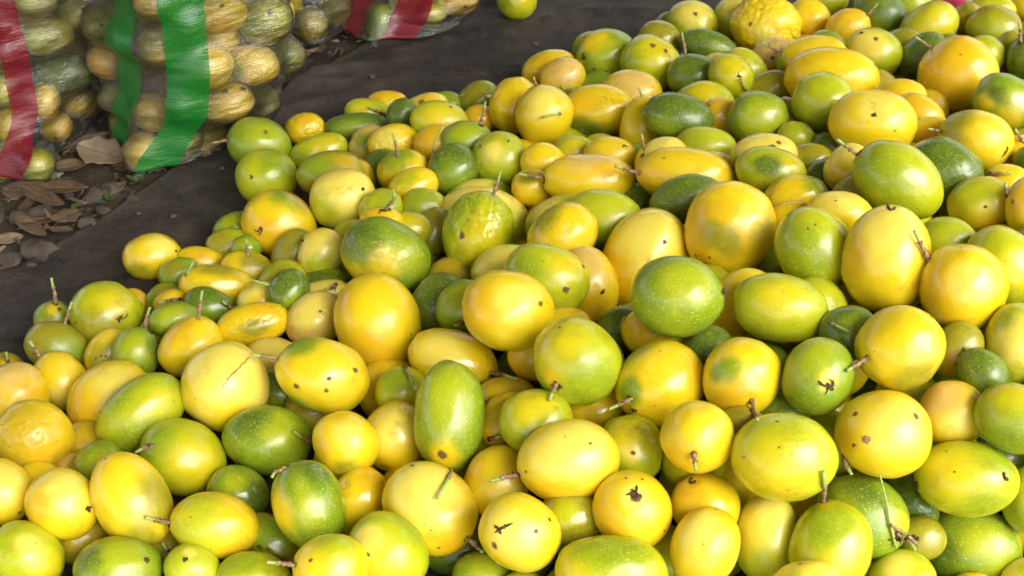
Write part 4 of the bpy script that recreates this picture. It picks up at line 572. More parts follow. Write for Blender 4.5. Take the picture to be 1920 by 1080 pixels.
("green fruit squeezed between the dark green one and the centre golden one",(-.0518,.9346,.1041),(.5963,-.4074,-.0558,-.6895),(.0276,.0276,.031),'G',[('L',.94,-.3,.18,.7)],[],[],[[(.836,.263,-.482),(.0283,.0062,-.016),(.0291,.0052,-.017),(.0299,.0042,-.0181),(.0308,.0031,-.0192),(.0316,.0021,-.0203)]],[],[],0,0,'P'),
("yellow fruit with a green tipped stalk to its right, behind the tall green oval",(-.0598,.8674,.0871),(-.7032,-.1768,.5697,.3869),(.0325,.0325,.0478),'Y',[('P',.89,.32,.32,.7)],[],[(.513,.005,-.858,.9)],[[(.569,.056,-.82),(.0213,.0024,-.0414),(.0223,.003,-.0437),(.0234,.0036,-.0459),(.0244,.0042,-.0481),(.0254,.0048,-.0504),(.0506,.0048,-.0524),(.056,.0048,-.0554),(.0582,.0049,-.0584),(.0594,.0049,-.0615),(.0603,.005,-.0647)]],[],[],0,0,'P'),
("lime green fruit left of the tall speckled green oval",(-.1093,.832,.0774),(-.686,-.2775,.6109,.2813),(.0258,.0258,.0281),'L',[('G',.83,.51,.21,.8),('Y',.87,-.48,-.12,.5)],[],[],[[(.327,.944,-.045),(.0176,.0227,-.0022),(.02,.0211,-.0031),(.0219,.0195,-.004),(.0234,.018,-.0049),(.0247,.0164,-.0059),(.026,.0144,-.0067),(.0271,.0123,-.0075),(.0279,.0103,-.0084),(.0287,.0082,-.0092),(.0295,.0062,-.01)]],[],[],0,0,'P'),
("tall speckled green oval standing upright in front, with a brown bruise at its foot",(-.058,.7601,.1152),(-.6713,.2768,.2577,.6375),(.0337,.0337,.0517),'G',[('L',.88,-.12,.46,.9),('Y',.65,-.17,-.74,.5)],[(.72,-.187,-.668,.0045)],[],[[(.246,.076,-.966),(.0565,.0014,-.05),(.0616,.0003,-.0521),(.0654,-.0008,-.0542),(.0684,-.0018,-.0563),(.0709,-.0029,-.0585),(.0732,-.0043,-.0608),(.0751,-.0057,-.0631),(.0767,-.0072,-.0655),(.0781,-.0086,-.0678),(.0791,-.01,-.0702)]],[],[(.72,-.19,-.67,.2,.012)],0,1,'P'),
("soft pale yellow fruit left of the tall speckled green oval",(-.1106,.7766,.071),(.6001,-.4355,-.1105,-.6619),(.0334,.0334,.0345),'Y',[('P',.9,-.26,.34,.9)],[],[(.175,.107,-.979,.4)],[],[],[],0,0,'P'),
("golden fruit below the four pitted one",(-.1552,.7473,.0924),(.7547,.0463,-.496,-.4269),(.0293,.0293,.0318),'Y',[('K',.62,-.61,-.49,.5),('P',.94,.29,.17,.5),('O',.63,-.59,.49,.4)],[],[],[],[],[],0,0,'P'),
("glossy green fruit below the cracked cream one, with a stalk at its right end",(-.24,.7852,.0572),(-.7386,-.2427,.5644,.2774),(.0345,.0345,.0435),'G',[('D',.79,.46,.41,.6),('L',.94,.27,-.2,.5)],[],[],[[(.235,.126,-.964),(.0186,.005,-.0396),(.0218,.0056,-.0376),(.0242,.0063,-.0356),(.0262,.0069,-.0337),(.0279,.0075,-.0317),(.029,.0085,-.03),(.03,.0095,-.0283),(.0308,.0105,-.0266),(.0315,.0115,-.0249),(.0323,.0124,-.0232)]],[],[],0,1,'P'),
("shaded olive fruit beneath the four pitted yellow one",(-.202,.8386,.0413),(.7079,.2896,-.5911,-.2562),(.0238,.0238,.0329),'K',[],[],[],[],[],[],0,0,'P'),
("green fruit with a yellow left flank, lower left of centre",(-.1791,.6741,.09),(.7452,-.1754,-.3741,-.5234),(.0312,.0312,.0398),'G',[('Y',.58,-.81,.1,.6),('D',.64,.45,.62,.5),('L',.99,-.07,-.14,.5)],[],[],[[(.221,-.177,.959),(.0083,-.008,.0381),(.0086,-.0104,.0381),(.009,-.0129,.0381),(.0093,-.0153,.038),(.0097,-.0177,.038),(.0104,-.0185,.0373),(.011,-.0192,.0366),(.0117,-.0199,.0359),(.0124,-.0206,.0351),(.0131,-.0214,.0344)]],[],[],0,1,'P'),
("large pale yellow fruit dented below a hanging stalk, bottom centre left",(-.0729,.6758,.0851),(-.7316,-.0106,.5201,.4406),(.0372,.0372,.0448),'Y',[('P',.89,.33,.31,1.1),('O',.52,-.3,-.8,.5)],[(.462,.47,.752,.0019),(.591,-.535,-.603,.0014)],[],[[(.415,-.004,-.91),(.0164,.0,-.0427),(.0173,.0002,-.0446),(.0181,.0004,-.0464),(.0189,.0005,-.0483),(.0197,.0007,-.0502),(.0205,.0005,-.052),(.0213,.0004,-.0537),(.022,.0002,-.0555),(.0228,.0001,-.0573),(.0286,-.0001,-.0587)]],[],[(.91,.4,-.15,.32,.06),(.82,.16,-.54,.3,-.02)],0,0,'P'),
("shiny yellow fruit wedged left of the large dented pale one",(-.1417,.7039,.0625),(-.5646,.4972,.0826,.6536),(.0265,.0265,.032),'Y',[('O',.56,-.07,.83,.6)],[(.509,-.332,-.794,.002)],[],[],[],[],.08,0,'P'),
("lime yellow fruit with dark scuffs at the bottom edge, left of centre",(-.1061,.6291,.0807),(.7423,-.0399,-.4971,-.4474),(.0316,.0316,.0373),'L',[('Y',.94,-.3,-.13,.8),('P',.83,-.13,.54,.5),('G',.5,.87,.04,.5)],[(.865,-.413,.284,.0018)],[],[],[],[],0,0,'P'),
("yellow green fruit at the bottom edge with a stalk pointing left",(-.1501,.5992,.0972),(-.6852,-.327,.635,.1424),(.0273,.0273,.0315),'Y',[('L',.62,.74,-.26,.8),('P',.96,.02,-.28,.4)],[(.819,.354,.451,.0018)],[],[[(.387,.322,.864),(.0112,.0097,.0295),(.0119,.0106,.0319),(.0125,.0114,.0342),(.0131,.0123,.0365),(.0138,.0132,.0388),(.0144,.0138,.0409),(.0151,.0145,.043),(.0157,.0151,.0451),(.0163,.0158,.0472),(.017,.0164,.0493)]],[],[],0,0,'P'),
("shaded olive green fruit with two brown spots near the bottom edge",(-.2177,.6778,.0325),(-.7744,-.0019,.4904,.3997),(.0229,.0229,.0345),'K',[('G',.93,.11,.34,.9)],[(.858,-.453,.242,.002),(.951,-.307,.037,.0015)],[],[],[],[],0,0,'P'),
("lime fruit at the bottom edge beneath a pale green stalk tip",(-.2257,.6258,.0487),(.7449,.2297,-.5868,-.2195),(.0239,.0239,.0332),'L',[('G',.74,.44,.51,.7)],[],[],[],[],[],0,0,'P'),
("bright yellow oval with greenish sides and a stalk pointing left",(-.2653,.6717,.0663),(-.7655,-.194,.5513,.2691),(.0292,.0292,.0392),'Y',[('L',.72,-.41,.56,.7),('L',.82,.44,.37,.6)],[],[(.15,-.282,.948,.8)],[[(.121,-.223,.967),(.0041,-.0065,.04),(.0046,-.0064,.042),(.0052,-.0064,.044),(.0057,-.0063,.0461),(.0069,-.0063,.0481),(.0088,-.0062,.0504),(.0104,-.0062,.0528),(.0118,-.0061,.0551),(.0129,-.006,.0575),(.0139,-.006,.0598)]],[],[],0,1,'P'),
("green fruit behind the bright yellow oval with greenish sides",(-.2585,.7244,.0482),(.7797,.0872,-.5056,-.3589),(.0259,.0259,.0291),'G',[('D',.8,.25,-.54,.7),('L',.92,.29,.25,.5)],[],[],[],[],[],0,1,'P'),
("tall yellow fruit leaning left, under the lemon lime one",(-.3421,.6893,.0798),(.7993,-.1311,-.3709,-.4543),(.0323,.0323,.0461),'Y',[('K',.7,.69,-.19,.7),('K',.61,-.19,-.77,.6)],[(.396,-.095,.913,.0014)],[],[],[],[],0,0,'P'),
("lemon lime fruit with a small stalk at its upper left, lower left",(-.3183,.765,.0545),(-.7903,-.1145,.4914,.3476),(.0355,.0355,.0424),'L',[('Y',.94,.03,-.35,.9),('G',.73,.02,.69,.6)],[],[(.695,-.09,.713,.7)],[[(.738,-.065,.672),(.0306,-.0035,.0299),(.0309,-.0047,.0314),(.0313,-.0059,.0329),(.0316,-.0071,.0343),(.032,-.0083,.0358),(.0324,-.0098,.0366),(.0328,-.0112,.0374),(.0332,-.0126,.0383),(.0337,-.014,.0391),(.0341,-.0154,.0399)]],[],[],0,1,'P'),
("small green fruit behind the tall leaning yellow one",(-.3933,.7491,.0603),(-.6033,.5522,.0442,.5737),(.0224,.0224,.0251),'G',[('L',.99,-.13,-.01,.7)],[],[],[],[],[],0,0,'P'),
("dim amber fruit in the gap below the smooth warm yellow one",(-.4244,.7992,.033),(.8057,.1548,-.4787,-.3126),(.0266,.0266,.0284),'A',[],[],[],[],[],[],0,0,'P'),
("lumpy pale yellow fruit with a black scar on its right side, lower left",(-.4027,.6845,.0788),(-.8239,.0443,.4043,.3947),(.0298,.0298,.0334),'Y',[('P',.92,.33,.22,.9),('O',.71,-.65,.27,.6)],[],[(.757,.412,-.507,.9)],[],[],[(.82,-.46,-.35,.3,.04)],.06,0,'P'),
("puckered pale yellow fruit cut by the left edge, lower left",(-.4647,.7017,.0772),(-.8321,.0985,.3607,.4095),(.0275,.0275,.0311),'Y',[('P',.97,.11,.22,.9)],[(.582,.11,-.806,.0019)],[],[],[],[],.12,0,'P'),
("yellow fruit peeping between two pale lumpy ones at lower left",(-.4453,.7341,.056),(.8001,.2215,-.497,-.2524),(.0186,.0186,.0215),'Y',[],[],[],[],[],[],0,0,'P'),
("tan fruit deep in the gap below the wet looking amber one",(-.4247,.7603,.0386),(-.8017,-.1861,.4933,.2816),(.0192,.0192,.0211),'T',[],[],[],[],[],[],0,0,'P'),
("sliver of yellow fruit at the left edge, beside the wet looking amber one",(-.5116,.7832,.0443),(.8171,-.196,-.2927,-.4563),(.0133,.0133,.0147),'Y',[],[(.75,.626,.213,.001)],[],[],[],[],0,0,'P'),
("lime fruit with a yellow lower side in the bottom left corner",(-.4241,.6394,.0635),(-.8315,-.0168,.4399,.3388),(.0275,.0275,.0341),'L',[('Y',.75,.13,-.65,.6),('P',.94,.27,.19,.4)],[],[],[],[],[],0,0,'P'),
("green fruit with brown crumbs on top at the bottom edge, left",(-.3419,.6285,.057),(-.782,-.2176,.5396,.2235),(.0291,.0291,.0376),'G',[('L',.89,.46,-.01,.8),('D',.62,.18,.76,.5)],[],[(.715,.399,-.574,.9)],[],[],[],0,0,'P'),
("shaded olive yellow fruit above the crumb topped green one",(-.3972,.6879,.0308),(-.7183,-.3962,.5618,.1072),(.0248,.0248,.0307),'K',[('A',.97,-.23,.12,.8)],[(.818,-.569,.082,.001)],[],[],[],[],0,0,'P'),
("lime fruit with a black scar at the bottom edge, under the bright yellow oval",(-.2784,.6319,.0555),(-.7908,-.0766,.5114,.3273),(.0212,.0212,.0253),'L',[('P',.78,.5,.39,.3)],[],[(.903,.155,.401,.6)],[],[],[],0,0,'P'),
("shaded olive fruit behind the black scarred lime one at the bottom",(-.3175,.6756,.0268),(-.7834,-.1681,.5335,.271),(.0204,.0204,.023),'K',[],[],[],[[(.971,-.161,-.175),(.0262,-.0016,-.0022),(.0272,.0,-.0004),(.0283,.0016,.0014),(.0294,.0033,.0032),(.0304,.0049,.005)]],[],[],0,0,'P'),
("yellow lime ball under a hanging stalk, right of the tall green oval",(.0218,.7389,.1285),(-.6328,-.2985,.6712,.2448),(.0298,.0298,.0339),'L',[('Y',.87,.49,.03,.7),('G',.76,-.59,.26,.5)],[],[],[],[],[],0,0,'P'),
("round yellow fruit with a green lower half and a stalk at its foot, centre",(.0595,.7847,.1608),(-.6865,-.0202,.4992,.5282),(.0393,.0393,.0426),'L',[('Y',.78,-.02,.62,.9),('G',.82,-.11,-.56,.9),('O',.73,-.67,.11,.3)],[(.581,.28,.765,.0015)],[(.696,-.714,-.069,1.0)],[[(.69,-.723,-.029),(.0312,-.0295,-.0018),(.0321,-.0307,-.0023),(.0329,-.0319,-.0028),(.0338,-.0331,-.0034),(.0347,-.0343,-.0039),(.0355,-.0357,-.0045),(.0363,-.037,-.0051),(.0372,-.0384,-.0057),(.038,-.0398,-.0063),(.0391,-.0412,-.0069)]],[],[],0,0,'P'),
("golden fruit hidden between the centre golden one and the half green one",(.0287,.8518,.1088),(.6358,.2882,-.653,-.2936),(.0271,.0271,.0329),'Y',[('O',.56,-.44,.7,.7)],[],[],[],[],[],0,0,'P'),
("yellow sliver of fruit above the half green one",(.0517,.8904,.1153),(-.626,-.293,.6549,.3055),(.0205,.0205,.0301),'Y',[],[],[],[],[],[],0,0,'P'),
("dim amber fruit in the gap right of the tall green oval",(-.0052,.8122,.0866),(.6515,.279,-.6483,-.2782),(.0236,.0236,.0302),'A',[('Y',.89,.3,.34,.5)],[],[],[],[],[],0,0,'P'),
("orange amber fruit squeezed right of the tall green oval",(-.0071,.7691,.0987),(-.5611,.434,.0858,.6996),(.0235,.0235,.0291),'O',[('A',.91,-.41,.02,.5)],[],[],[[(.675,-.154,-.722),(.023,-.002,-.0193),(.0242,-.0005,-.0177),(.0252,.0011,-.016),(.0262,.0026,-.0144),(.0272,.0042,-.0128)]],[],[],0,0,'P'),
("plain yellow fruit crossed by a stalk, below the tall green oval",(-.013,.7038,.0891),(-.5437,.4589,.091,.6968),(.0293,.0293,.0329),'Y',[('O',.64,-.77,-.08,.5),('P',.92,.39,-.09,.5)],[],[],[],[],[],0,0,'P'),
("wide pale yellow fruit with a stalk pointing left, bottom centre",(.0489,.6834,.137),(.6203,.3011,-.6907,-.2178),(.0355,.0355,.0438),'Y',[('P',.96,.27,-.13,1.05),('O',.63,-.74,.26,.5)],[(.837,.308,-.452,.0014),(.547,-.116,.829,.0014)],[(.265,-.153,.952,.6)],[[(.173,-.158,.972),(.0071,-.0057,.045),(.0081,-.0058,.0473),(.009,-.0059,.0497),(.01,-.006,.0521),(.0109,-.0061,.0544),(.0119,-.0064,.0573),(.0128,-.0067,.0601),(.0138,-.007,.063),(.0147,-.0073,.0658),(.0156,-.0076,.0686)]],[],[],0,0,'P'),
("lime ball with a pale ring around a brown navel, right of the wide pale one",(.106,.7138,.1186),(.5142,.4294,-.7406,-.0525),(.031,.031,.0315),'L',[('P',.99,-.11,-.01,.35),('Y',.85,.5,-.15,.6)],[(.993,-.115,-.007,.0024)],[(.292,-.838,-.461,.9)],[],[],[(.99,-.11,-.01,.2,-.02)],0,0,'P'),
("yellow fruit in shade under the half green one",(.0783,.7779,.1055),(.626,.2684,-.6756,-.2821),(.0224,.0224,.0301),'Y',[('A',.97,-.24,.09,.5)],[],[],[],[],[],0,0,'P'),
("big yellow fruit with a green tinged left end and a tan stalk",(.1363,.767,.1492),(-.5139,-.4139,.7435,.1088),(.0382,.0382,.0424),'Y',[('G',.22,.97,.13,.5),('G',.73,.21,.65,.4),('O',.75,.0,-.66,.5)],[],[(.628,-.203,.751,.8)],[[(.726,.058,.685),(.0314,.0023,.031),(.0325,.0024,.033),(.0335,.0025,.035),(.0346,.0026,.037),(.0356,.0027,.039),(.0368,.003,.0413),(.0379,.0033,.0436),(.039,.0036,.0459),(.0401,.0039,.0482),(.0412,.0041,.0505)]],[],[],0,0,'P'),
("yellow fruit with a green smudge and an orange scuff, stalk pointing down",(.2041,.7489,.1737),(-.5167,.3668,.0961,.7676),(.0339,.0339,.037),'Y',[('G',.93,-.35,.08,.38),('G',.79,-.58,-.17,.3),('O',.8,-.12,-.58,.3),('O',.9,.32,-.29,.5)],[],[],[[(.8,.485,-.353),(.0315,.0173,-.0144),(.0323,.0183,-.0157),(.033,.0193,-.017),(.0337,.0203,-.0183),(.0366,.0212,-.0196),(.0397,.0225,-.0206),(.0418,.0238,-.0217),(.0433,.0252,-.0228),(.0444,.0265,-.0238),(.0846,.0267,-.0239)]],[],[],0,0,'P'),
("round plain yellow ball with a stalk pointing down, lower middle right",(.1553,.6756,.1736),(.5097,.4007,-.7566,-.0846),(.0304,.0304,.0311),'Y',[('O',.72,-.29,.63,.6)],[],[],[[(.896,-.324,.304),(.0322,-.011,.01),(.0329,-.0123,.0106),(.0336,-.0135,.0112),(.0343,-.0147,.0118),(.0351,-.0159,.0124),(.0358,-.017,.013),(.0365,-.0181,.0136),(.0373,-.0192,.0142),(.038,-.0203,.0148),(.0388,-.0214,.0154)]],[],[],0,0,'P'),
("widest lemon lime fruit, lower right, above a cream topped one",(.2224,.6492,.177),(-.5802,-.2203,.7231,.3033),(.0364,.0364,.0433),'L',[('Y',.92,-.28,.28,.9),('Y',.68,-.72,-.1,.6)],[(.618,.777,.116,.0013),(.976,.203,.076,.0009),(.72,-.028,.693,.0009)],[],[],[],[],0,1,'P'),
("yellow fruit with a round tan scab and dark pits, lower right",(.3137,.6816,.1707),(.5419,.229,-.751,-.2999),(.0372,.0372,.0393),'Y',[('P',.95,.16,-.26,.8),('O',.7,-.06,.71,.4)],[(.932,-.109,.345,.0036),(.773,-.234,.59,.0018),(.711,.46,.532,.0023),(.654,.359,-.666,.0027)],[],[[(.205,-.502,.84),(.0096,-.02,.0327),(.0103,-.0213,.0323),(.011,-.0226,.032),(.0116,-.0239,.0317),(.0123,-.0252,.0314),(.0128,-.0268,.0305),(.0132,-.0283,.0296),(.0137,-.0299,.0288),(.0141,-.0315,.0279),(.0146,-.0331,.027)]],[],[],0,0,'P'),
("apricot yellow fruit behind the wide lime yellow one, lower right",(.3832,.7133,.1636),(.404,-.3968,.0025,-.8242),(.0285,.0285,.0296),'Y',[('T',.74,-.65,.16,.9),('P',.93,.31,-.22,.5)],[],[],[],[],[],0,0,'P'),
("wide lime yellow fruit with a dry calyx on each end, lower right",(.3844,.659,.1402),(-.5329,-.1812,.7569,.3322),(.0322,.0322,.0417),'L',[('Y',.99,.09,.12,.95),('G',.6,.58,-.56,.6),('G',.65,-.66,-.38,.6)],[(.964,.151,.218,.0009),(.666,.642,.38,.0009)],[(.737,.101,-.669,.8),(.22,-.233,.947,1.0)],[],[],[],0,0,'P'),
("lime fruit cut by the right edge near the bottom",(.4564,.6721,.0999),(.4681,-.2752,-.2603,-.7983),(.0245,.0245,.0306),'L',[('G',.66,-.24,-.71,.7)],[],[],[],[],[],0,0,'P'),
("big glossy green fruit in the bottom right corner",(.4154,.6659,.0426),(.5289,.1925,-.7808,-.2714),(.0359,.0359,.0428),'G',[('L',.96,.2,-.2,.6),('D',.76,-.04,.64,.5)],[],[],[],[],[],0,1,'P'),
("speckled green fruit under a long green grass blade, lower right",(.3026,.6526,.1015),(.5936,.0537,-.6534,-.4668),(.034,.034,.0393),'G',[('L',.81,.42,.41,.5),('Y',.58,.18,-.8,.4),('D',.81,.54,.22,.5)],[],[],[],[],[],0,1,'P'),
("lime fruit with an upright stalk at the bottom edge, right",(.2622,.606,.1161),(-.4884,.3601,.1981,.7698),(.0329,.0329,.0382),'L',[('G',.86,-.16,.49,.8),('Y',.45,-.42,.79,.25),('Y',.91,.27,-.3,.5)],[],[(.221,-.535,.816,.4)],[[(.195,-.504,.841),(.0108,-.0171,.0338),(.0121,-.0177,.0356),(.0135,-.0183,.0373),(.0148,-.0189,.0391),(.0162,-.0194,.0408),(.0434,-.0199,.0425),(.0489,-.0209,.0451),(.0524,-.0218,.0477),(.055,-.0228,.0504),(.0569,-.0238,.0531)]],[],[],0,0,'P'),
("cream topped lime egg standing at the bottom, right of the yellow pear shape",(.2171,.6327,.0959),(.5483,-.304,-.2839,-.7255),(.0274,.0274,.0379),'L',[('P',.83,-.03,.55,1.0),('Y',.79,-.61,.03,.6)],[(.475,.303,.826,.0009),(.128,-.572,.81,.0014)],[],[],[],[],0,0,'P'),
("yellow fruit with a grey crusty calyx on its top left, lower middle",(.1651,.6528,.1149),(-.612,-.208,.7052,.2915),(.0265,.0265,.03),'Y',[('O',.85,.41,.34,.5)],[],[(.65,.677,.345,1.1)],[],[],[],.06,0,'P'),
("yellow pear shaped fruit at the bottom, under the grey crusted one",(.1568,.6003,.123),(.5072,-.4017,-.1645,-.7445),(.0274,.0274,.034),'Y',[('P',.86,-.37,.34,.7),('O',.84,.47,-.28,.6)],[(.349,-.133,.928,.0009)],[],[],[],[],0,0,'P'),
("yellow fruit with a rough brown scab on its crown, bottom centre",(.1007,.6376,.125),(-.6612,.1064,.4766,.5695),(.0327,.0327,.0336),'Y',[('O',.83,-.56,-.02,.7),('P',.94,.24,.26,.4)],[(.94,.263,.216,.0049),(.636,.286,.717,.0013),(.611,.618,.495,.0013),(.403,.424,-.811,.0013)],[(.92,.264,.29,1.2)],[],[[(.866,.236,.441),(.89,.299,.344),(.92,.334,.205),(.965,.21,.158),(.937,.221,.271)]],[],0,0,'P'),
("dull olive fruit in shade under the wide pale yellow one",(.0501,.6447,.1072),(.643,.2477,-.6831,-.2421),(.0238,.0238,.0279),'K',[('L',.97,.21,.15,.6)],[],[],[],[],[],0,0,'P'),
("yellow fruit with black check mark scars on its face, bottom centre",(.0066,.6165,.1222),(-.7032,-.0463,.5732,.4182),(.0308,.0308,.0345),'Y',[('P',.98,-.13,.14,.8)],[(.921,.246,-.301,.0018),(.713,-.619,.328,.0026),(.624,.665,-.411,.0018)],[],[],[[(.788,-.189,.586),(.85,-.213,.482),(.881,-.252,.401),(.889,-.306,.341)],[(.816,-.324,.479),(.866,-.221,.448),(.924,-.101,.368),(.955,.031,.296),(.962,.091,.256)]],[],0,0,'P'),
("broad lime green fruit at the bottom edge, centre right",(.0799,.5846,.1123),(-.6437,-.2092,.6917,.252),(.0289,.0289,.0456),'L',[('G',.81,.58,-.04,.8),('Y',.72,-.02,.69,.4)],[],[],[],[],[],0,1,'P'),
("green fruit at the bottom edge, left of the check marked yellow one",(-.0254,.6202,.0559),(-.6803,-.223,.6582,.233),(.0241,.0241,.0272),'G',[('L',.88,.47,-.07,.6)],[],[],[],[],[],0,0,'P'),
("shaded dark green fruit under the large dented pale one",(-.0489,.6737,.0292),(-.6825,-.2388,.6501,.2335),(.0232,.0232,.0351),'D',[],[],[],[],[],[],0,0,'P'),
("sliver of lime yellow fruit at the bottom edge below the check marked one",(.009,.601,.0701),(-.6666,-.226,.6734,.2259),(.0144,.0144,.0189),'L',[],[],[],[],[],[],0,0,'P'),
("cream lime fruit rising from the bottom edge in front of the stalked lime one",(.2326,.5606,.1198),(-.57,-.2314,.7613,.2046),(.0235,.0235,.0291),'P',[('L',.85,.34,.41,.5)],[(.481,.875,.05,.0013)],[],[],[],[],0,0,'P'),
("lime fruit at the bottom edge under a clump of brown stalks",(.3294,.6039,.0735),(.4869,.3245,-.8091,-.0543),(.0264,.0264,.0289),'L',[('P',.85,.51,-.11,.6)],[],[],[],[],[],0,0,'P'),
("wrinkled dark green fruit in the gap left of the wide lime yellow one",(.3546,.68,.0875),(.5609,-.1499,-.4516,-.6775),(.0232,.0232,.0285),'D',[],[],[],[],[],[],.35,0,'P'),
("shaded olive fruit behind the clump of brown stalks, lower right",(.3515,.6394,.0864),(.5048,.2827,-.8024,-.1462),(.0191,.0191,.0213),'K',[],[],[(.983,.065,.17,1.0)],[],[],[],0,0,'P'),
("pale lime fruit in the very corner at bottom right",(.4472,.6212,.051),(-.4634,-.2907,.8334,.079),(.0201,.0201,.0226),'P',[('L',.89,.35,-.29,.6)],[],[],[],[],[],0,0,'P'),
("yellow sliver of fruit at the bottom edge, in front of the big glossy green one",(.4007,.6189,.0414),(-.5206,-.217,.7996,.2063),(.0161,.0161,.0209),'Y',[],[],[],[],[],[],0,0,'P'),
("golden fruit pinned under the large speckled green oval",(.1463,.8493,.1429),(-.5973,-.2793,.6827,.3149),(.0281,.0281,.0392),'Y',[('O',.85,.02,.53,.6)],[],[],[],[],[],0,0,'P'),
("dark green fruit deep below the tall pale yellow one",(.1137,.8848,.1158),(.6066,.2883,-.6741,-.3074),(.0247,.0247,.0273),'D',[],[],[],[],[],[],0,0,'P'),
("shaded dark green fruit between the big yellow one and the green smudged one",(.1855,.8067,.1553),(-.5203,-.3794,.7462,.169),(.0242,.0242,.0245),'D',[],[],[],[],[],[],0,0,'P'),
("shaded green fruit between the green smudged yellow one and the widest lemon lime one",(.2425,.7371,.1397),(-.5656,-.2562,.7304,.2846),(.0222,.0222,.027),'G',[('D',.96,-.05,.26,.7)],[],[],[],[],[],0,0,'P'),
("shaded olive fruit below the green smudged yellow one",(.1975,.6986,.1549),(.5443,.3257,-.7506,-.1849),(.0235,.0235,.0245),'K',[],[],[],[],[],[],0,0,'P'),
("yellow fruit in shade under the biggest cream topped one",(.339,.9017,.1494),(-.5385,-.2615,.7208,.3493),(.0189,.0189,.0293),'Y',[('A',.95,-.31,.0,.5)],[],[],[],[],[],0,0,'P'),
("lone lime fruit lying on the dark cloth at the top edge",(.0083,1.8591,.0382),(-.5924,-.3835,.5926,.3884),(.0322,.0322,.0351),'L',[('Y',.91,.06,-.41,.6),('G',.75,-.22,.62,.5)],[],[],[],[],[],0,0,'P'),
("orange yellow fruit in the green striped sack, beside the right stripe at the top",(-.3917,1.4361,.2077),(-.6448,-.4524,.5307,.3128),(.0265,.0265,.035),'Y',[('O',.75,-.64,.17,.8),('P',.8,.55,.24,.5)],[(.921,.384,-.06,.0029)],[],[],[],[],0,0,'A'),
("yellow fruit in the green striped sack, between the two stripes at the top",(-.461,1.3909,.2452),(-.6373,-.4888,.5227,.2858),(.024,.024,.0293),'Y',[('A',.87,-.49,.09,.8)],[],[],[],[],[],0,0,'A'),
("olive fruit with one dark dot at the left top of the green striped sack",(-.5674,1.4742,.1769),(.7112,-.3989,.0447,-.5772),(.0286,.0286,.0341),'K',[('L',.99,-.06,-.11,.5)],[(.988,-.039,-.147,.003)],[],[],[],[],0,0,'A'),
("orange fruit at the left side of the green striped sack",(-.5718,1.465,.1213),(-.7518,-.3152,.4405,.3761),(.0248,.0248,.0294),'O',[('A',.68,-.35,-.64,.5)],[],[],[],[],[],0,0,'A'),
("dull olive fruit between the stripes of the green striped sack, second from top",(-.4737,1.4008,.1772),(.5359,.5985,-.5728,-.1627),(.0274,.0274,.0293),'K',[('A',.8,-.53,.27,.6)],[],[],[],[],[],0,0,'A'),
("yellow fruit half under the right green stripe, halfway down its sack",(-.4148,1.4049,.1452),(.6002,.5168,-.5649,-.2317),(.0316,.0316,.0369),'Y',[('P',.77,-.35,-.53,.8)],[],[],[],[],[],0,0,'A'),
("yellow fruit with a green end, middle right of the green striped sack",(-.3613,1.444,.127),(.695,.3547,-.5057,-.368),(.028,.028,.0361),'Y',[('G',.53,-.37,.77,.7),('P',.91,.13,-.39,.5)],[],[],[],[],[],0,0,'A'),
("big green fruit at the upper right of the green striped sack",(-.3416,1.4704,.1803),(.5488,.5495,-.5914,-.2171),(.0326,.0326,.0382),'K',[('L',.82,.18,-.54,.9),('G',.8,-.03,.6,.5)],[(.918,.273,-.289,.0037)],[],[],[],[],0,0,'A'),
("yellow fruit with two brown spots, lower right of the green striped sack",(-.3966,1.4119,.0842),(-.6052,-.5033,.5741,.2257),(.0276,.0276,.0366),'Y',[('A',.84,.49,.24,.6)],[(.807,.589,-.042,.0037),(.55,.44,-.71,.0045)],[],[],[],[],0,0,'A'),
("brownish yellow fruit low between the stripes of the green striped sack",(-.4994,1.4012,.0783),(.5367,.6004,-.5784,-.1297),(.0289,.0289,.0303),'A',[('Y',.9,.33,-.3,.8)],[],[],[],[],[],0,0,'A'),
("small olive fruit low at the left edge of the green striped sack",(-.5691,1.4502,.0726),(.5627,.5886,-.5602,-.1523),(.0207,.0207,.022),'K',[('Y',.89,.04,-.46,.4),('D',.9,-.29,.34,.5)],[],[],[],[],[],0,0,'A'),
("yellow fruit in the bottom corner of the green striped sack",(-.5165,1.3783,.0267),(.5405,.6005,-.5788,-.1108),(.0279,.0279,.029),'Y',[('P',.93,-.13,-.34,.7)],[],[],[],[],[],0,0,'A'),
("olive fruit under the lower bend of the right green stripe",(-.469,1.3966,.0349),(.5765,.5537,-.5789,-.1614),(.0279,.0279,.0325),'K',[],[],[],[],[],[],0,0,'A'),
("dim amber fruit at the bottom right of the green striped sack",(-.4423,1.4351,.0175),(.6187,.4956,-.5695,-.2173),(.0227,.0227,.0317),'A',[('Y',.97,.12,-.2,.6)],[],[],[],[],[],0,0,'A'),
("green fruit under the upper half of the left green stripe",(-.5176,1.4226,.1792),(-.6985,.4099,-.0494,.5845),(.0241,.0241,.026),'G',[],[],[],[],[],[],0,0,'A'),
("amber fruit under the lower half of the left green stripe",(-.5614,1.4619,.0295),(-.7402,.3323,.0552,.5819),(.0264,.0264,.0296),'A',[],[],[],[],[],[],0,0,'A'),
("lime fruit under the top of the right green stripe",(-.4304,1.4033,.2113),(-.7266,.3258,.007,.6049),(.0241,.0241,.0265),'L',[],[],[],[],[],[],0,0,'A'),
("olive fruit under the middle of the right green stripe",(-.4529,1.3877,.0967),(.6343,.4849,-.5509,-.2429),(.0259,.0259,.0283),'K',[],[],[],[],[],[],0,0,'A'),
("grey green fruit at the right edge of the green striped sack",(-.3381,1.5323,.0969),(.6754,.3751,-.5234,-.3595),(.0279,.0279,.0338),'K',[('G',.91,.41,.02,.8)],[],[],[],[],[],0,0,'A'),
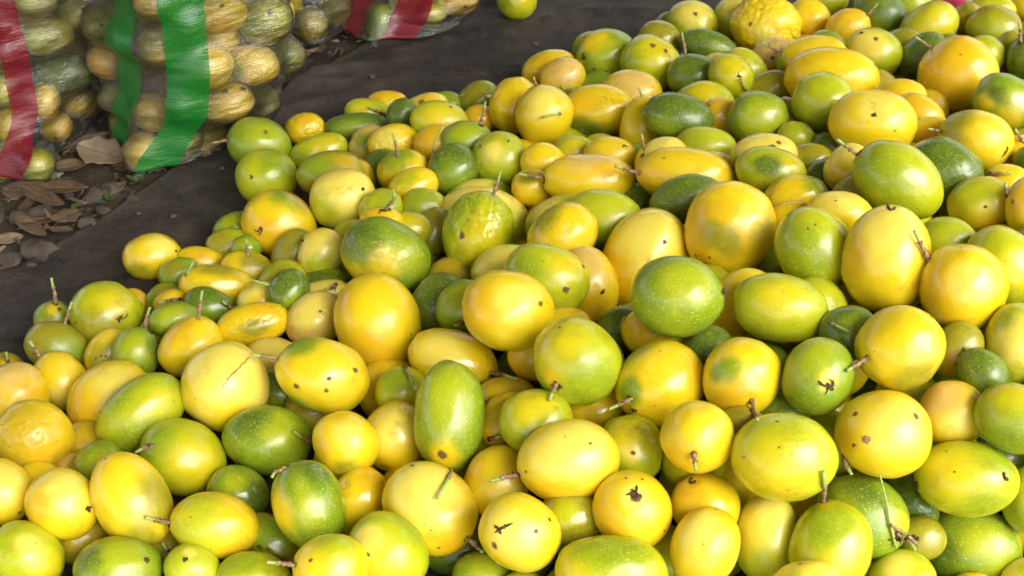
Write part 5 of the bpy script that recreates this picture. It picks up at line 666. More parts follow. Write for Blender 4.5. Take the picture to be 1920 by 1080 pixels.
("shaded olive fruit near the bottom right edge of the green striped sack",(-.3722,1.5018,.0384),(.6517,-.4261,.0492,-.6256),(.026,.026,.0269),'K',[],[],[],[],[],[],0,0,'A'),
("olive fruit at the top of the red striped sack on the left",(-.6355,1.4273,.2291),(-.6779,-.4786,.4787,.2869),(.0192,.0192,.029),'K',[('L',.91,-.25,.34,.5)],[],[],[],[],[],0,0,'B'),
("big olive fruit with glints in the red striped sack on the left",(-.6361,1.4383,.1732),(-.6468,-.5167,.5048,.2446),(.0274,.0274,.0357),'K',[('L',.85,.1,.52,.6)],[],[],[],[],[],0,0,'B'),
("dark green fruit halfway down the red striped sack on the left",(-.6338,1.4552,.108),(.689,.4535,-.4929,-.2768),(.0281,.0281,.0395),'D',[],[],[],[],[],[],0,0,'B'),
("amber fruit beside the red stripe, lower part of the left sack",(-.65,1.4105,.0883),(.7882,-.2571,-.103,-.5495),(.0192,.0192,.0265),'A',[('Y',.96,-.06,.27,.8)],[],[],[],[],[],0,0,'B'),
("olive amber fruit at the lower right of the left red striped sack",(-.6319,1.4805,.0518),(.6906,.4455,-.5005,-.2722),(.027,.027,.0307),'A',[('K',.82,.48,-.29,.7),('Y',.93,-.33,.16,.5)],[],[],[],[],[],0,0,'B'),
("orange fruit at the bottom right of the left red striped sack",(-.6518,1.4232,.0402),(-.7469,.3558,.0438,.5601),(.0217,.0217,.0236),'O',[('Y',.96,-.08,-.26,.6)],[(.768,.183,-.614,.0023)],[],[],[],[],0,0,'B'),
("dim olive fruit at the upper right of the left red striped sack",(-.6083,1.49,.1809),(-.623,-.5348,.518,.2399),(.0258,.0258,.0297),'K',[],[],[],[],[],[],0,0,'B'),
("lime fruit in the bottom corner of the left red striped sack",(-.6576,1.3472,.0241),(.6905,-.4634,.0198,-.555),(.0235,.0235,.0246),'L',[('Y',.95,-.04,.3,.6)],[],[],[],[],[],0,0,'B'),
("lime fruit beside the clear band at the left edge of the photo",(-.6904,1.3853,.1201),(.7935,-.2674,-.0901,-.5391),(.0172,.0172,.023),'L',[('Y',.99,-.12,.08,.7)],[],[],[],[],[],0,0,'B'),
("yellow fruit behind the red cloth of the left sack, upper one",(-.6947,1.3841,.0653),(-.7593,.3506,.0485,.546),(.0242,.0242,.0267),'Y',[],[],[],[],[],[],0,0,'B'),
("green fruit behind the red cloth of the left sack, lowest one",(-.704,1.3696,.018),(.7266,-.4155,-.0174,-.5469),(.0285,.0285,.0301),'L',[],[],[],[],[],[],0,0,'B'),
("green fruit under the red stripe at the left edge of the photo",(-.6787,1.399,.175),(.7893,-.277,-.0644,-.5442),(.0221,.0221,.0282),'G',[],[],[],[],[],[],0,0,'B'),
("golden fruit at the right end of the red striped sack at the top edge",(-.0986,1.8397,.0526),(-.6186,-.3766,.565,.3953),(.031,.031,.0419),'Y',[('O',.91,-.38,-.19,.7)],[(.793,-.415,-.447,.0027)],[],[],[],[],0,0,'D'),
("lime fruit beside the golden one in the sack at the top edge",(-.1391,1.8026,.0383),(.5768,.4498,-.6046,-.3154),(.0228,.0228,.0289),'L',[('P',.96,.05,-.29,.5)],[],[],[],[],[],0,0,'D'),
("green fruit between the two red stripes of the sack at the top edge",(-.2243,1.7964,.0247),(-.724,.179,.1277,.6538),(.0243,.0243,.0353),'G',[('L',.78,.09,.62,.6)],[],[],[],[],[],0,0,'D'),
("fruit under the left red stripe of the sack at the top edge",(-.2657,1.8466,.0262),(.7247,-.1995,-.1022,-.6516),(.0274,.0274,.0323),'L',[],[],[],[],[],[],0,0,'D'),
("fruit under the wide right red stripe of the sack at the top edge",(-.1836,1.8357,.0291),(.5395,.5043,-.6226,-.2589),(.032,.032,.033),'L',[],[],[],[],[],[],0,0,'D'),
("dim olive fruit in the shaded sack behind the green striped one",(-.3376,1.7628,.0375),(.5903,.4869,-.5812,-.2769),(.0293,.0293,.0317),'K',[('A',.97,-.23,-.08,.7)],[],[],[],[],[],0,0,'E'),
("olive fruit in the pale sack far behind the pile at the top right",(.6166,1.9072,.024),(.5582,.2155,-.5643,-.5688),(.0252,.0252,.0277),'K',[],[],[],[],[],[],0,0,'G'),
("amber fruit under the pink stripe of the sack behind the pile",(.7834,1.9063,.0294),(-.5138,-.2444,.6205,.5397),(.0307,.0307,.0358),'A',[],[],[],[],[],[],0,0,'G')
]
PAL = dict(Y=(.83, .605, .003), P=(.86, .71, .11), O=(.80, .49, .004), A=(.55, .38, .008), L=(.46, .505, .003), G=(.20, .32, .005), D=(.066, .155, .008), K=(.30, .275, .006), T=(.74, .50, .13))
SPK = dict(Y=.06, P=.05, O=.05, A=.1, L=.45, G=.6, D=.65, K=.4, T=.1)
def sphere_grid(nv, nu):
    th = np.linspace(0, math.pi, nv+1); D = [(0, 0, 1.)]
    for t in th[1:-1]:
        for k in range(nu):
            q = 2*math.pi*k/nu; D.append((math.sin(t)*math.cos(q), math.sin(t)*math.sin(q), math.cos(t)))
    D.append((0, 0, -1.)); F = []
    for k in range(nu): F.append((0, 1+k, 1+(k+1) % nu, 1+(k+1) % nu))
    tri_top = [(0, 1+k, 1+(k+1) % nu) for k in range(nu)]; quads = []
    for r in range(nv-2):
        a = 1+r*nu; b = a+nu
        for k in range(nu): quads.append((a+k, b+k, b+(k+1) % nu, a+(k+1) % nu))
    last = len(D)-1; a = 1+(nv-2)*nu
    tri_bot = [(last, a+(k+1) % nu, a+k) for k in range(nu)]
    T = np.array(tri_top+tri_bot+[(q[0], q[1], q[2]) for q in quads]+[(q[0], q[2], q[3]) for q in quads])
    return np.array(D), T
G_LO, G_HI, G_SACK = sphere_grid(40, 56), sphere_grid(84, 116), sphere_grid(24, 32)
class Shape:
    """surface of one fruit: unit direction -> local point"""
    def __init__(s, S, seed, w, dents, fine=0):
        s.fine = fine
        r = np.random.default_rng(seed); s.S = np.array(S); s.w = w; s.seed = seed; s.dents = dents
        s.egg = r.uniform(-.05, .05); s.pw = r.uniform(2.05, 2.35); s.amp = r.uniform(.018, .042); s.off = r.uniform(0, 50, 3)
    def __call__(s, d):
        d = np.asarray(d, float); d = d/np.linalg.norm(d, axis=1)[:, None]
        k = (np.abs(d)**s.pw).sum(1)**(-1/s.pw); k = 1+(k-1)*.5
        f = k*(1+s.amp*vnoise(d*1.6+s.off, s.seed)+s.amp*.5*vnoise(d*3.3+s.off, s.seed+1))
        f = f-.02*np.clip(np.abs(vnoise(d*1.1+s.off+7, s.seed+2))-.55, 0, 1)*4*s.amp/.02*.5
        if s.w > 0:
            q = d*3.2+s.off; q = q+.7*np.stack([vnoise(q*1.3+3, 5), vnoise(q*1.3+9, 6), vnoise(q*1.3+15, 7)], 1)
            patch = np.clip(.55+.9*vnoise(d*1.4+s.off, s.seed+9), .15, 1)
            r1 = (1-np.abs(vnoise(q*1.3, 21))*2); r2 = 1-np.abs(vnoise(q*2.9, 22))*2; r3 = 1-np.abs(vnoise(q*6.5, 23))*2
            f = f-s.w*1.15*patch*(.055*np.clip(r1, 0, 1)**2.5+.022*np.clip(r2, 0, 1)**2+(.006+.03*s.fine)*np.clip(r3, -.3, 1)) + s.w*.03*vnoise(q*.7, 24)
        for c, rad, dep in s.dents:
            a = np.arccos(np.clip(d@np.array(c)/np.linalg.norm(c), -1, 1)); f = f-dep*np.exp(-(a/rad)**2)
        p = d*f[:, None]*s.S
        p[:, :2] *= (1+s.egg*d[:, 2])[:, None]
        return p
    def frame(s, d):
        d = np.asarray(d, float)/np.linalg.norm(d); a = np.cross(d, [.3, .8, .52]); a /= np.linalg.norm(a); b = np.cross(d, a); e = .02
        p = s([d, d+e*a, d+e*b]); n = np.cross(p[1]-p[0], p[2]-p[0]); n /= np.linalg.norm(n)
        if n@(d/s.S) < 0: n = -n
        return p[0], n, a, b
    def on(s, d, off):       # point above the surface by off metres
        p, n, a, b = s.frame(d); return p+n*off
def smooth01(x): x = np.clip(x, 0, 1); return x*x*(3-2*x)
def skin_colours(d, col, pats, seed, w, sp, off):
    base = np.array(PAL[col]); r = np.random.default_rng(seed+77)
    c = np.tile(base, (len(d), 1)); k = np.full(len(d), SPK[col])
    c = c*(1+r.uniform(-.07, .07))
    n1 = fbm(d*1.5+off, seed+3, 2); n2 = fbm(d*4+off, seed+4, 3)
    n5 = fbm(d*np.array([11, 11, 5])+off, seed+6, 2)
    alt = dict(Y=('O' if r.random() < .35 else 'P'), P='Y', O='Y', A='K', L=('G' if r.random() < .5 else 'Y'), G='L', D='G', K='A', T='A')[col]
    f = smooth01((n1-.12)/.7)*.5; c = c+(np.array(PAL[alt])-c)*f[:, None]; k = k+(SPK[alt]-k)*f
    for code, x, y, z, rad in pats:
        v = np.array([x, y, z]); v /= np.linalg.norm(v)+1e-9
        a = np.arccos(np.clip(d@v, -1, 1))+.22*rad*n2+.12*rad*n1+.09*rad*n5
        f = smooth01((rad*1.2-a)/(rad*.8))*.94
        if col == 'L' and code in 'YG': f = f*(.55 if code == 'Y' else .75)
        if col == 'G' and code == 'L': f = f*.7
        c = c+(np.array(PAL[code])-c)*f[:, None]; k = k+(SPK[code]-k)*f
    c = c*(1+.05*n2)[:, None]
    if sp: k = np.minimum(1, k*1.7+.1)
    return np.c_[np.clip(c, 0, 1), np.clip(k, 0, 1)].astype(np.float32)
def set_attr(me, C):
    a = me.attributes.new('skin', 'FLOAT_COLOR', 'POINT'); a.data.foreach_set('color', C.ravel())
PILE = 'yellow and green passion fruit heaped on the cloth'
GROUPS = dict(P=PILE, A='fruit in the green striped sack', B='fruit in the left red striped sack', D='fruit in the red striped sack at the top', E='fruit in the shaded sack', G='fruit in the sack behind the pile')
SACKFRUIT = {}
for idx, (lab, cen, q, S, col, pats, dots, cals, stems, cracks, nicks, w, sp, where) in enumerate(FRUITS):
    seed = 100+idx*13; dents = []
    for c in cals: dents.append((c[:3], .16, -.012 if c[3] < 1 else .03))
    for st in stems: dents.append((st[0], .30, -.022)); dents.append((st[0], .09, .05))
    for x, y, z, rad, dep in nicks: dents.append(((x, y, z), rad, dep))
    if w == 0 and where == 'P' and (idx*7) % 9 == 0: w = .10+.05*((idx*5) % 4)
    shp = Shape(S, seed, w, dents, 1.0 if (col == 'T' and w > .5) else 0)
    D, T = G_HI if w > .2 else (G_LO if where == 'P' else G_SACK)
    me = mesh('passion_fruit', shp(D), T, M_SKIN); set_attr(me, skin_colours(D, col, pats, seed, w, sp, shp.off))
    o = link('passion_fruit', me); o.location = cen; o.rotation_mode = 'QUATERNION'; o.rotation_quaternion = q
    tag(o, lab, 'passion fruit', GROUPS[where])
    if where != 'P': SACKFRUIT.setdefault(where, []).append((cen, q, S))
    r = np.random.default_rng(seed+5)
    for x, y, z, rad in dots:                     # dark pits: thin irregular discs lying on the skin
        d0 = np.array([x, y, z]); d0 /= np.linalg.norm(d0); p0, n0, a, b = shp.frame(d0); nr = 14; sc = rad/float(np.mean(S)); ds = [d0]
        for ring in (.55, 1.0):
            for k in range(nr):
                t = 2*math.pi*k/nr; rr = sc*1.25*ring*(1+.2*r.standard_normal()*ring); ds.append(d0+rr*(math.cos(t)*a+math.sin(t)*b)*(1.0))
        P = shp(ds); nn = np.tile(n0, (len(P), 1)); P = P+nn*np.r_[.0005, np.full(nr, .00035), np.full(nr, -.00005)][:, None]
        Fc = [(0, 1+k, 1+(k+1) % nr) for k in range(nr)]+[(1+k, 1+nr+k, 1+nr+(k+1) % nr, 1+(k+1) % nr) for k in range(nr)]
        me_ = mesh('blemish', P, Fc, M_SCAB if 'round tan scab' in lab and rad > .003 else M_BLEM)
        at_ = me_.attributes.new('soft', 'FLOAT', 'POINT'); at_.data.foreach_set('value', np.r_[1, np.full(nr, .85), np.zeros(nr)].astype(np.float32)); link('blemish', me_, o)
    for x, y, z, s in cals:                       # scraps of dried calyx
        d0 = np.array([x, y, z]); d0 /= np.linalg.norm(d0); p0, n0, a, b = shp.frame(d0); parts = []
        rs = .0046*s/float(np.mean(S)); ax = r.uniform(0, 6.28)
        for k in range(int(3+4.5*s)):
            t = ax+r.normal(0, .8)+(math.pi if r.random() < .4 else 0); L = rs*r.uniform(.25, 1.5)*(1 if k < 3 else .6); pts = []; lift = r.uniform(0, 1.0)
            bend = r.uniform(-2.2, 2.2); st0 = rs*r.uniform(0, .55); t0 = r.uniform(0, 6.28); c0 = st0*(math.cos(t0)*a+math.sin(t0)*b)
            for m in range(5):
                u = m/4; tt = t+bend*u
                pts.append(shp.on(d0+c0+L*u*(math.cos(tt)*a+math.sin(tt)*b), .0003+.0018*s*lift*u*(1.2-u)))
            q = r.uniform(.6, 1.25)
            parts.append(tube(pts, [.0010*q, .0012*q*r.uniform(.7, 1.2), .0008*q, .0010*q*r.uniform(.5, 1.3), .0004], 5))
        link('calyx', mesh('calyx', *join(parts), M_CAL), o)
    for st in stems:                              # dry jointed stalk with a green cut end
        b0 = shp(np.array([st[0]]))[0]; pts, L = resample([b0-.001*b0/np.linalg.norm(b0)]+list(st[1:]), 13)
        nb = 9; rad = []
        for k in range(nb):
            rad.append(.0017+(.0009 if k in (0, 3, 5, 8) else 0)+.0003*r.uniform(-1, 1)+(.0011 if k == 0 else 0))
        tv, tf = tube(pts[:nb]+r.normal(0, .0003, (nb, 3)), rad, 7); so_ = link('stem', mesh('stem', tv, tf, M_STEM), o)
        ax_ = pts[1]-pts[0]; ax_ /= np.linalg.norm(ax_)+1e-9
        tv2, tf2 = tube([pts[0]-.0008*ax_, pts[0]+.0006*ax_, pts[0]+.0016*ax_], [.0034, .0032, .0020], 9); tv2 = [np.array(v)+r.normal(0, .0004, 3) for v in tv2]
        link('collar', mesh('collar', tv2, tf2, M_CAL), so_)
        tv, tf = tube(pts[nb-1:], [.0015, .00155, .00155, .0015, .0016][:len(pts)-nb+1], 7); link('stem_tip', mesh('stem_tip', tv, tf, M_TIP), so_)
        parts = []
        for k in range(7):                        # papery bracts at the joint
            t = r.uniform(0, 6.28); j = r.choice([0, 0, 0, 1, 3, 5]); v = np.array([math.cos(t), math.sin(t), r.uniform(-.6, .6)])
            parts.append(tube([pts[j], pts[j]+.0022*v, pts[j]+.0042*v+.001*r.standard_normal(3)], [.0008, .0007, .0002], 4))
        link('bract', mesh('bract', *join(parts), M_CAL), so_)
    for ck in cracks:
        pts = resample([shp.on(c, .0003) for c in ck], 22)[0]; pts = np.array([shp.on(p_/shp.S, .0002) for p_ in pts])
        tv, tf = tube(pts+r.normal(0, .0004, pts.shape), [.0004+(.0007 if 'crack down' in lab else .0009)*math.sin(math.pi*k/21)*(1 if 'crack down' in lab else r.uniform(.5, 1.3)) for k in range(22)], 5)
        link('crack', mesh('crack', tv, tf, M_CRACK if 'crack down' in lab else M_CAL), o)

# fruit buried in the heap: only slivers of it show in the gaps
FILL = [(.869,1.534,.125,.033),(1.025,1.549,.124,.031),(1.114,1.531,.126,.029),(.465,1.542,.099,.03),(.569,1.522,.109,.034),(.63,1.508,.113,.029),(.761,1.476,.132,.035),(.822,1.489,.13,.033),(.892,1.471,.133,.029),(.944,1.458,.134,.031),(1.004,1.457,.134,.032),(.3,1.502,.084,.03),(.789,1.392,.142,.031),(.87,1.365,.145,.029),(.943,1.383,.143,.036),(1.029,1.385,.142,.031),(.012,1.495,.042,.033),(.66,1.323,.134,.031),(.717,1.326,.149,.034),(.773,1.285,.154,.032),(.833,1.309,.151,.028),(.89,1.286,.154,.035),(.972,1.331,.149,.028),(.678,1.221,.162,.03),(.835,1.236,.16,.029),(.948,1.251,.158,.033),(.456,1.234,.137,.03),(.562,1.193,.148,.034),(.658,1.154,.17,.028),(.725,1.191,.165,.028),(.787,1.159,.169,.03),(.871,1.164,.168,.029),(.714,1.125,.173,.035),(.83,1.12,.174,.03),(.427,1.102,.151,.029),(.629,1.058,.18,.029),(.709,1.055,.18,.033),(.788,1.054,.18,.031),(.643,1.002,.185,.034),(.732,1.0,.186,.029),(.567,.998,.165,.029),(.682,.955,.189,.031),(.761,.954,.189,.031),(.383,.973,.162,.028),(.533,.913,.191,.034),(.6,.918,.191,.03),(.663,.898,.192,.029),(.724,.886,.192,.029),(-.071,1.032,.062,.029),(.545,.85,.192,.028),(-.162,.996,.043,.032),(.019,.948,.089,.034),(.297,.865,.158,.031),(.602,.825,.191,.033),(.673,.815,.19,.033),(.368,.814,.165,.031),(.476,.818,.161,.029),(.526,.788,.187,.035),(.583,.765,.183,.032),(.083,.833,.111,.029),(.644,.75,.179,.035),(.485,.729,.17,.031),(.442,.743,.138,.029),(.545,.71,.159,.035),(.603,.697,.148,.031),(.659,.699,.151,.029),(-.163,.772,.039,.032),(.162,.705,.116,.029),(.509,.676,.119,.034),(.568,.67,.105,.031),(.634,.669,.1,.03),(.486,.689,.044,.031),(.008,.66,.051,.033),(.07,.652,.061,.029),(.537,.66,.054,.032),(.598,.66,.044,.029),(.67,.66,.052,.031),(.132,.639,.058,.032),(.255,.639,.053,.03),(.335,.648,.036,.031),(.493,.626,.035,.031),(-.539,.608,.035,.031),(-.466,.601,.037,.033),(-.164,.61,.037,.033),(.058,.596,.054,.035),(.147,.585,.056,.028),(.212,.588,.058,.03),(.546,.601,.034,.03),(.608,.609,.032,.028),(-.383,.584,.038,.034),(-.307,.591,.034,.03),(-.25,.578,.034,.03),(-.09,.589,.035,.031),(.296,.576,.038,.034),(.367,.583,.036,.032),(-.021,.557,.034,.03),(.108,.56,.033,.029),(.425,.566,.036,.032),(.635,.558,.033,.029),(-.503,.541,.038,.034),(-.334,.537,.039,.035),(-.199,.544,.038,.034),(-.126,.539,.032,.028),(.049,.542,.033,.029),(.181,.547,.032,.028),(.502,.546,.036,.032),(.568,.539,.035,.031),(-.441,.527,.037,.033),(-.068,.52,.036,.032),(.234,.518,.035,.031),(.338,.531,.032,.028),(-.265,.501,.036,.032),(.008,.498,.037,.033),(.108,.498,.037,.033),(.385,.51,.032,.028),(.44,.501,.035,.031),(-.389,.482,.034,.03),(-.171,.481,.037,.033),(.179,.486,.037,.033),(.287,.481,.034,.03),(.508,.485,.034,.03),(.576,.48,.038,.034),(-.473,.465,.033,.029),(-.328,.468,.038,.034),(-.095,.464,.039,.035),(-.235,.449,.038,.034),(.045,.448,.036,.032),(.226,.447,.039,.035),(.355,.451,.034,.03),(.258,1.722,.047,.03),(.808,1.616,.093,.03),(.882,1.591,.109,.028),(.131,1.676,.035,.031),(1.071,1.501,.119,.03),(.498,1.387,.109,.034),(.095,1.459,.045,.035),(.335,1.346,.095,.03),(.445,1.304,.114,.031),(.547,1.329,.119,.029),(.232,1.325,.082,.029),(.883,1.213,.151,.03),(.015,1.33,.042,.028),(.12,1.306,.064,.029),(.163,1.259,.077,.03),(.474,1.172,.133,.028),(.157,1.155,.087,.028),(.268,1.078,.117,.03),(.425,1.025,.145,.033),(.817,.996,.171,.031),(.35,1.011,.138,.029),(.014,1.049,.064,.032),(.511,.955,.151,.035),(.206,.937,.118,.032),(.394,.921,.149,.028),(.525,.873,.146,.028),(-.028,.955,.059,.028),(.424,.838,.146,.029),(-.067,.917,.049,.028),(-.191,.893,.038,.034),(.233,.81,.125,.031),(.306,.803,.136,.028),(-.125,.871,.04,.036),(.367,.767,.131,.028),(.48,.777,.121,.029),(-.058,.818,.049,.031),(.194,.765,.111,.029),(.037,.782,.072,.028),(.287,.728,.113,.03),(-.033,.761,.048,.034),(.402,.72,.094,.029),(.063,.726,.067,.029),(.21,.705,.092,.029),(.184,.665,.051,.031),(.419,.448,.035,.031),(.646,1.638,.078,.03),(.996,1.6,.098,.03),(1.163,1.602,.098,.035),(.224,1.672,.035,.029),(.452,1.604,.068,.028),(.757,1.538,.09,.032),(.927,1.542,.104,.033),(.333,1.544,.06,.034),(.839,1.414,.117,.028),(.126,1.519,.039,.035),(.459,1.429,.088,.031),(.662,1.408,.102,.029),(.217,1.404,.058,.031),(.078,1.378,.036,.032),(.549,1.26,.114,.029),(.731,1.24,.135,.034),(.233,1.266,.075,.034),(.299,1.247,.088,.029),(.637,1.218,.12,.03),(.413,1.158,.115,.035),(.025,1.221,.038,.031),(.089,1.23,.05,.034),(.273,1.136,.096,.029),(.524,1.083,.13,.031),(.587,1.098,.129,.031),(.835,1.064,.151,.031),(.047,1.162,.047,.033),(.189,1.105,.083,.033),(.346,1.089,.113,.031),(.293,1.005,.113,.029),(.064,1.025,.061,.028),(.32,.944,.121,.035),(.451,.941,.133,.031),(.136,.923,.084,.028),(.457,.878,.129,.03),(.648,.849,.151,.029),(.712,.837,.149,.034),(.069,.906,.066,.035),(.182,.88,.095,.031),(.345,.848,.122,.03),(.568,.811,.143,.034),(.013,.884,.051,.03),(.631,.798,.139,.029),(.056,.846,.061,.029),(.125,.83,.078,.029),(.42,.79,.107,.034),(.684,.768,.127,.029),(.533,.759,.121,.033),(.603,.753,.117,.032),(.132,.77,.07,.033),(.347,.735,.08,.033),(.457,.749,.064,.033),(.655,.731,.095,.034),(.168,.725,.06,.031),(.507,.742,.039,.028),(.55,.718,.076,.031),(-.099,.73,.035,.031),(.273,.71,.061,.031),(-.004,.712,.033,.029),(.108,.702,.033,.029),(.708,.696,.033,.029),(-.111,.674,.032,.028),(.397,1.715,.038,.031),(.553,1.683,.055,.029),(.694,1.676,.063,.03),(.856,1.649,.081,.029),(1.121,1.646,.081,.031),(.322,1.687,.034,.03),(.434,1.664,.047,.028),(.533,1.633,.059,.031),(.748,1.612,.07,.035),(.281,1.612,.034,.03),(.415,1.557,.055,.028),(.26,1.51,.039,.031),(.364,1.463,.058,.035),(.575,1.433,.082,.028),(.715,1.414,.088,.03),(.281,1.444,.049,.029),(.647,1.357,.093,.03),(.397,1.321,.078,.03),(.504,1.291,.093,.028),(.598,1.274,.099,.028),(.656,1.275,.099,.028),(.794,1.236,.12,.034),(.305,1.309,.066,.03),(.382,1.26,.083,.035),(.928,1.179,.125,.033),(.08,1.287,.032,.028),(.363,1.195,.087,.03),(.525,1.16,.106,.031),(.59,1.16,.108,.03),(.75,1.156,.127,.03),(.199,1.195,.059,.036),(.465,1.12,.106,.035),(.665,1.099,.131,.035),(.742,1.08,.132,.033),(.608,1.03,.134,.031),(.102,1.14,.043,.029),(.485,1.037,.112,.032),(.702,.99,.135,.029),(.756,.997,.135,.032),(-.145,1.088,.035,.031),(.024,1.107,.034,.03),(.137,1.083,.055,.031),(.229,1.041,.078,.034),(.554,.996,.111,.029),(.588,.954,.135,.029),(.397,.962,.107,.029),(.639,.919,.133,.03),(.702,.928,.134,.03),(.767,.93,.134,.033),(-.017,1.005,.034,.03),(.25,.964,.086,.031),(.537,.918,.105,.034),(.036,.983,.034,.03),(.102,.961,.052,.033),(.288,.905,.092,.029),(.584,.871,.128,.032),(.762,.869,.127,.032),(.392,.869,.101,.031),(.248,.865,.083,.034),(.516,.85,.088,.033),(.463,.827,.084,.029),(.744,.801,.107,.029),(.178,.822,.061,.029),(.242,.8,.069,.031),(.305,.798,.077,.033),(.704,.754,.068,.033),(.218,.752,.044,.031),(.397,.75,.037,.03),(.599,.74,.047,.035),(.665,.728,.033,.029),(.528,1.747,.033,.029),(.862,1.717,.046,.036),(.966,1.688,.063,.032),(1.058,1.662,.065,.033),(1.061,1.6,.071,.029),(.508,1.541,.05,.028),(.598,1.546,.056,.032),(.809,1.513,.079,.031),(.986,1.492,.081,.033),(.462,1.474,.052,.032),(.533,1.472,.059,.035),(.6,1.475,.063,.031),(.678,1.482,.065,.032),(.765,1.46,.067,.029),(.911,1.441,.085,.033),(.967,1.411,.088,.033),(1.042,1.405,.088,.03),(.755,1.359,.092,.034),(.847,1.341,.094,.031),(.91,1.371,.091,.032),(.961,1.346,.094,.03),(1.022,1.343,.094,.033),(.279,1.378,.037,.03),(.343,1.385,.046,.035),(.445,1.349,.063,.03),(.756,1.288,.098,.028),(.945,1.286,.099,.033),(.855,1.234,.103,.032),(.432,1.21,.075,.032),(.491,1.227,.079,.03),(.559,1.211,.084,.028),(.693,1.192,.106,.034),(.822,1.171,.107,.028),(.263,1.218,.048,.033),(.645,1.154,.087,.031),(.817,1.115,.11,.029),(.874,1.113,.11,.031),(-.156,1.19,.032,.028),(.326,1.147,.065,.034),(.393,1.072,.08,.033),(.615,1.068,.088,.031),(.788,1.045,.112,.032),(.854,1.029,.112,.03),(.292,1.056,.065,.029),(.438,1.02,.085,.03),(.651,.985,.111,.034),(.335,.999,.074,.032),(.498,.981,.086,.035),(.117,1.015,.033,.029),(.171,.997,.042,.032),(.446,.922,.079,.032),(.676,.896,.101,.029),(.169,.935,.04,.034),(.34,.893,.068,.031),(.631,.843,.085,.032),(.146,.869,.038,.034),(.697,.835,.081,.03),(.364,.83,.053,.032),(.418,.827,.049,.028),(.544,.807,.064,.029),(.624,.794,.053,.029),(.078,.792,.034,.03),(.758,.78,.037,.032),(.325,.705,.033,.029)]
Dv, Tv = sphere_grid(12, 16); BV = []; BF = []; BC = []; n = 0
for i, (x, y, z, r0) in enumerate(FILL):
    col = 'YYLGKDYLAG'[i % 10]; sc = np.array([r0, r0, r0*1.12]); a = Quaternion((RNG.standard_normal(), RNG.standard_normal(), RNG.standard_normal(), RNG.standard_normal())).normalized().to_matrix()
    v = (Dv*sc)@np.array(a).T+np.array([x, y, z]); BV.append(v); BF.append(Tv+n*len(Dv)); n += 1
    BC.append(skin_colours(Dv, col, [], 9000+i, 0, 0, np.array([i*.7, 3, 1])))
me = mesh('buried_fruit', np.concatenate(BV), np.concatenate(BF), M_SKIN); set_attr(me, np.concatenate(BC))
tag(link('buried_fruit', me), 'fruit buried inside the heap, glimpsed in dark gaps', kind='stuff')

# loose stalk cluster lying over the fruit at lower right
LOOSE = [[(0.303, 0.6437, 0.162), (0.3119, 0.6397, 0.1372), (0.3135, 0.6214, 0.1252), (0.3208, 0.6157, 0.1041)], [(0.3135, 0.6214, 0.1252), (0.3297, 0.622, 0.1123), (0.3417, 0.6209, 0.1006)], [(0.32, 0.6188, 0.1181), (0.3242, 0.6185, 0.113), (0.3331, 0.6238, 0.1026)], [(0.3297, 0.622, 0.1123), (0.3363, 0.6235, 0.1002), (0.3385, 0.617, 0.0984)]]
e = bpy.data.objects.new('fruit_stalk', None); COL.objects.link(e); e.location = LOOSE[0][-1]; base = np.array(LOOSE[0][-1])
tag(e, 'thin green stalk with brown joints lying loose across the lower right fruit', 'stalk')
for k, s in enumerate(LOOSE):
    pts, L = resample(np.array(s)-base, 12)
    rad = [.0007+.0010*(i/11) for i in range(12)] if k == 0 else [.0013+(.0006 if i % 4 == 0 else 0) for i in range(12)]
    tv, tf = tube(pts, rad, 6); link('blade' if k == 0 else 'twig', mesh('twig', tv, tf, M_TIP if k in (0, 3) else M_STEM), e)
parts = []
for k in range(16):
    v = RNG.standard_normal(3); v /= np.linalg.norm(v); c = np.array(LOOSE[2][1])-base+RNG.normal(0, .003, 3); parts.append(tube([c, c+.003*v, c+.0055*v], [.0011, .0009, .0003], 5))
link('calyx', mesh('calyx', *join(parts), M_CAL), e)

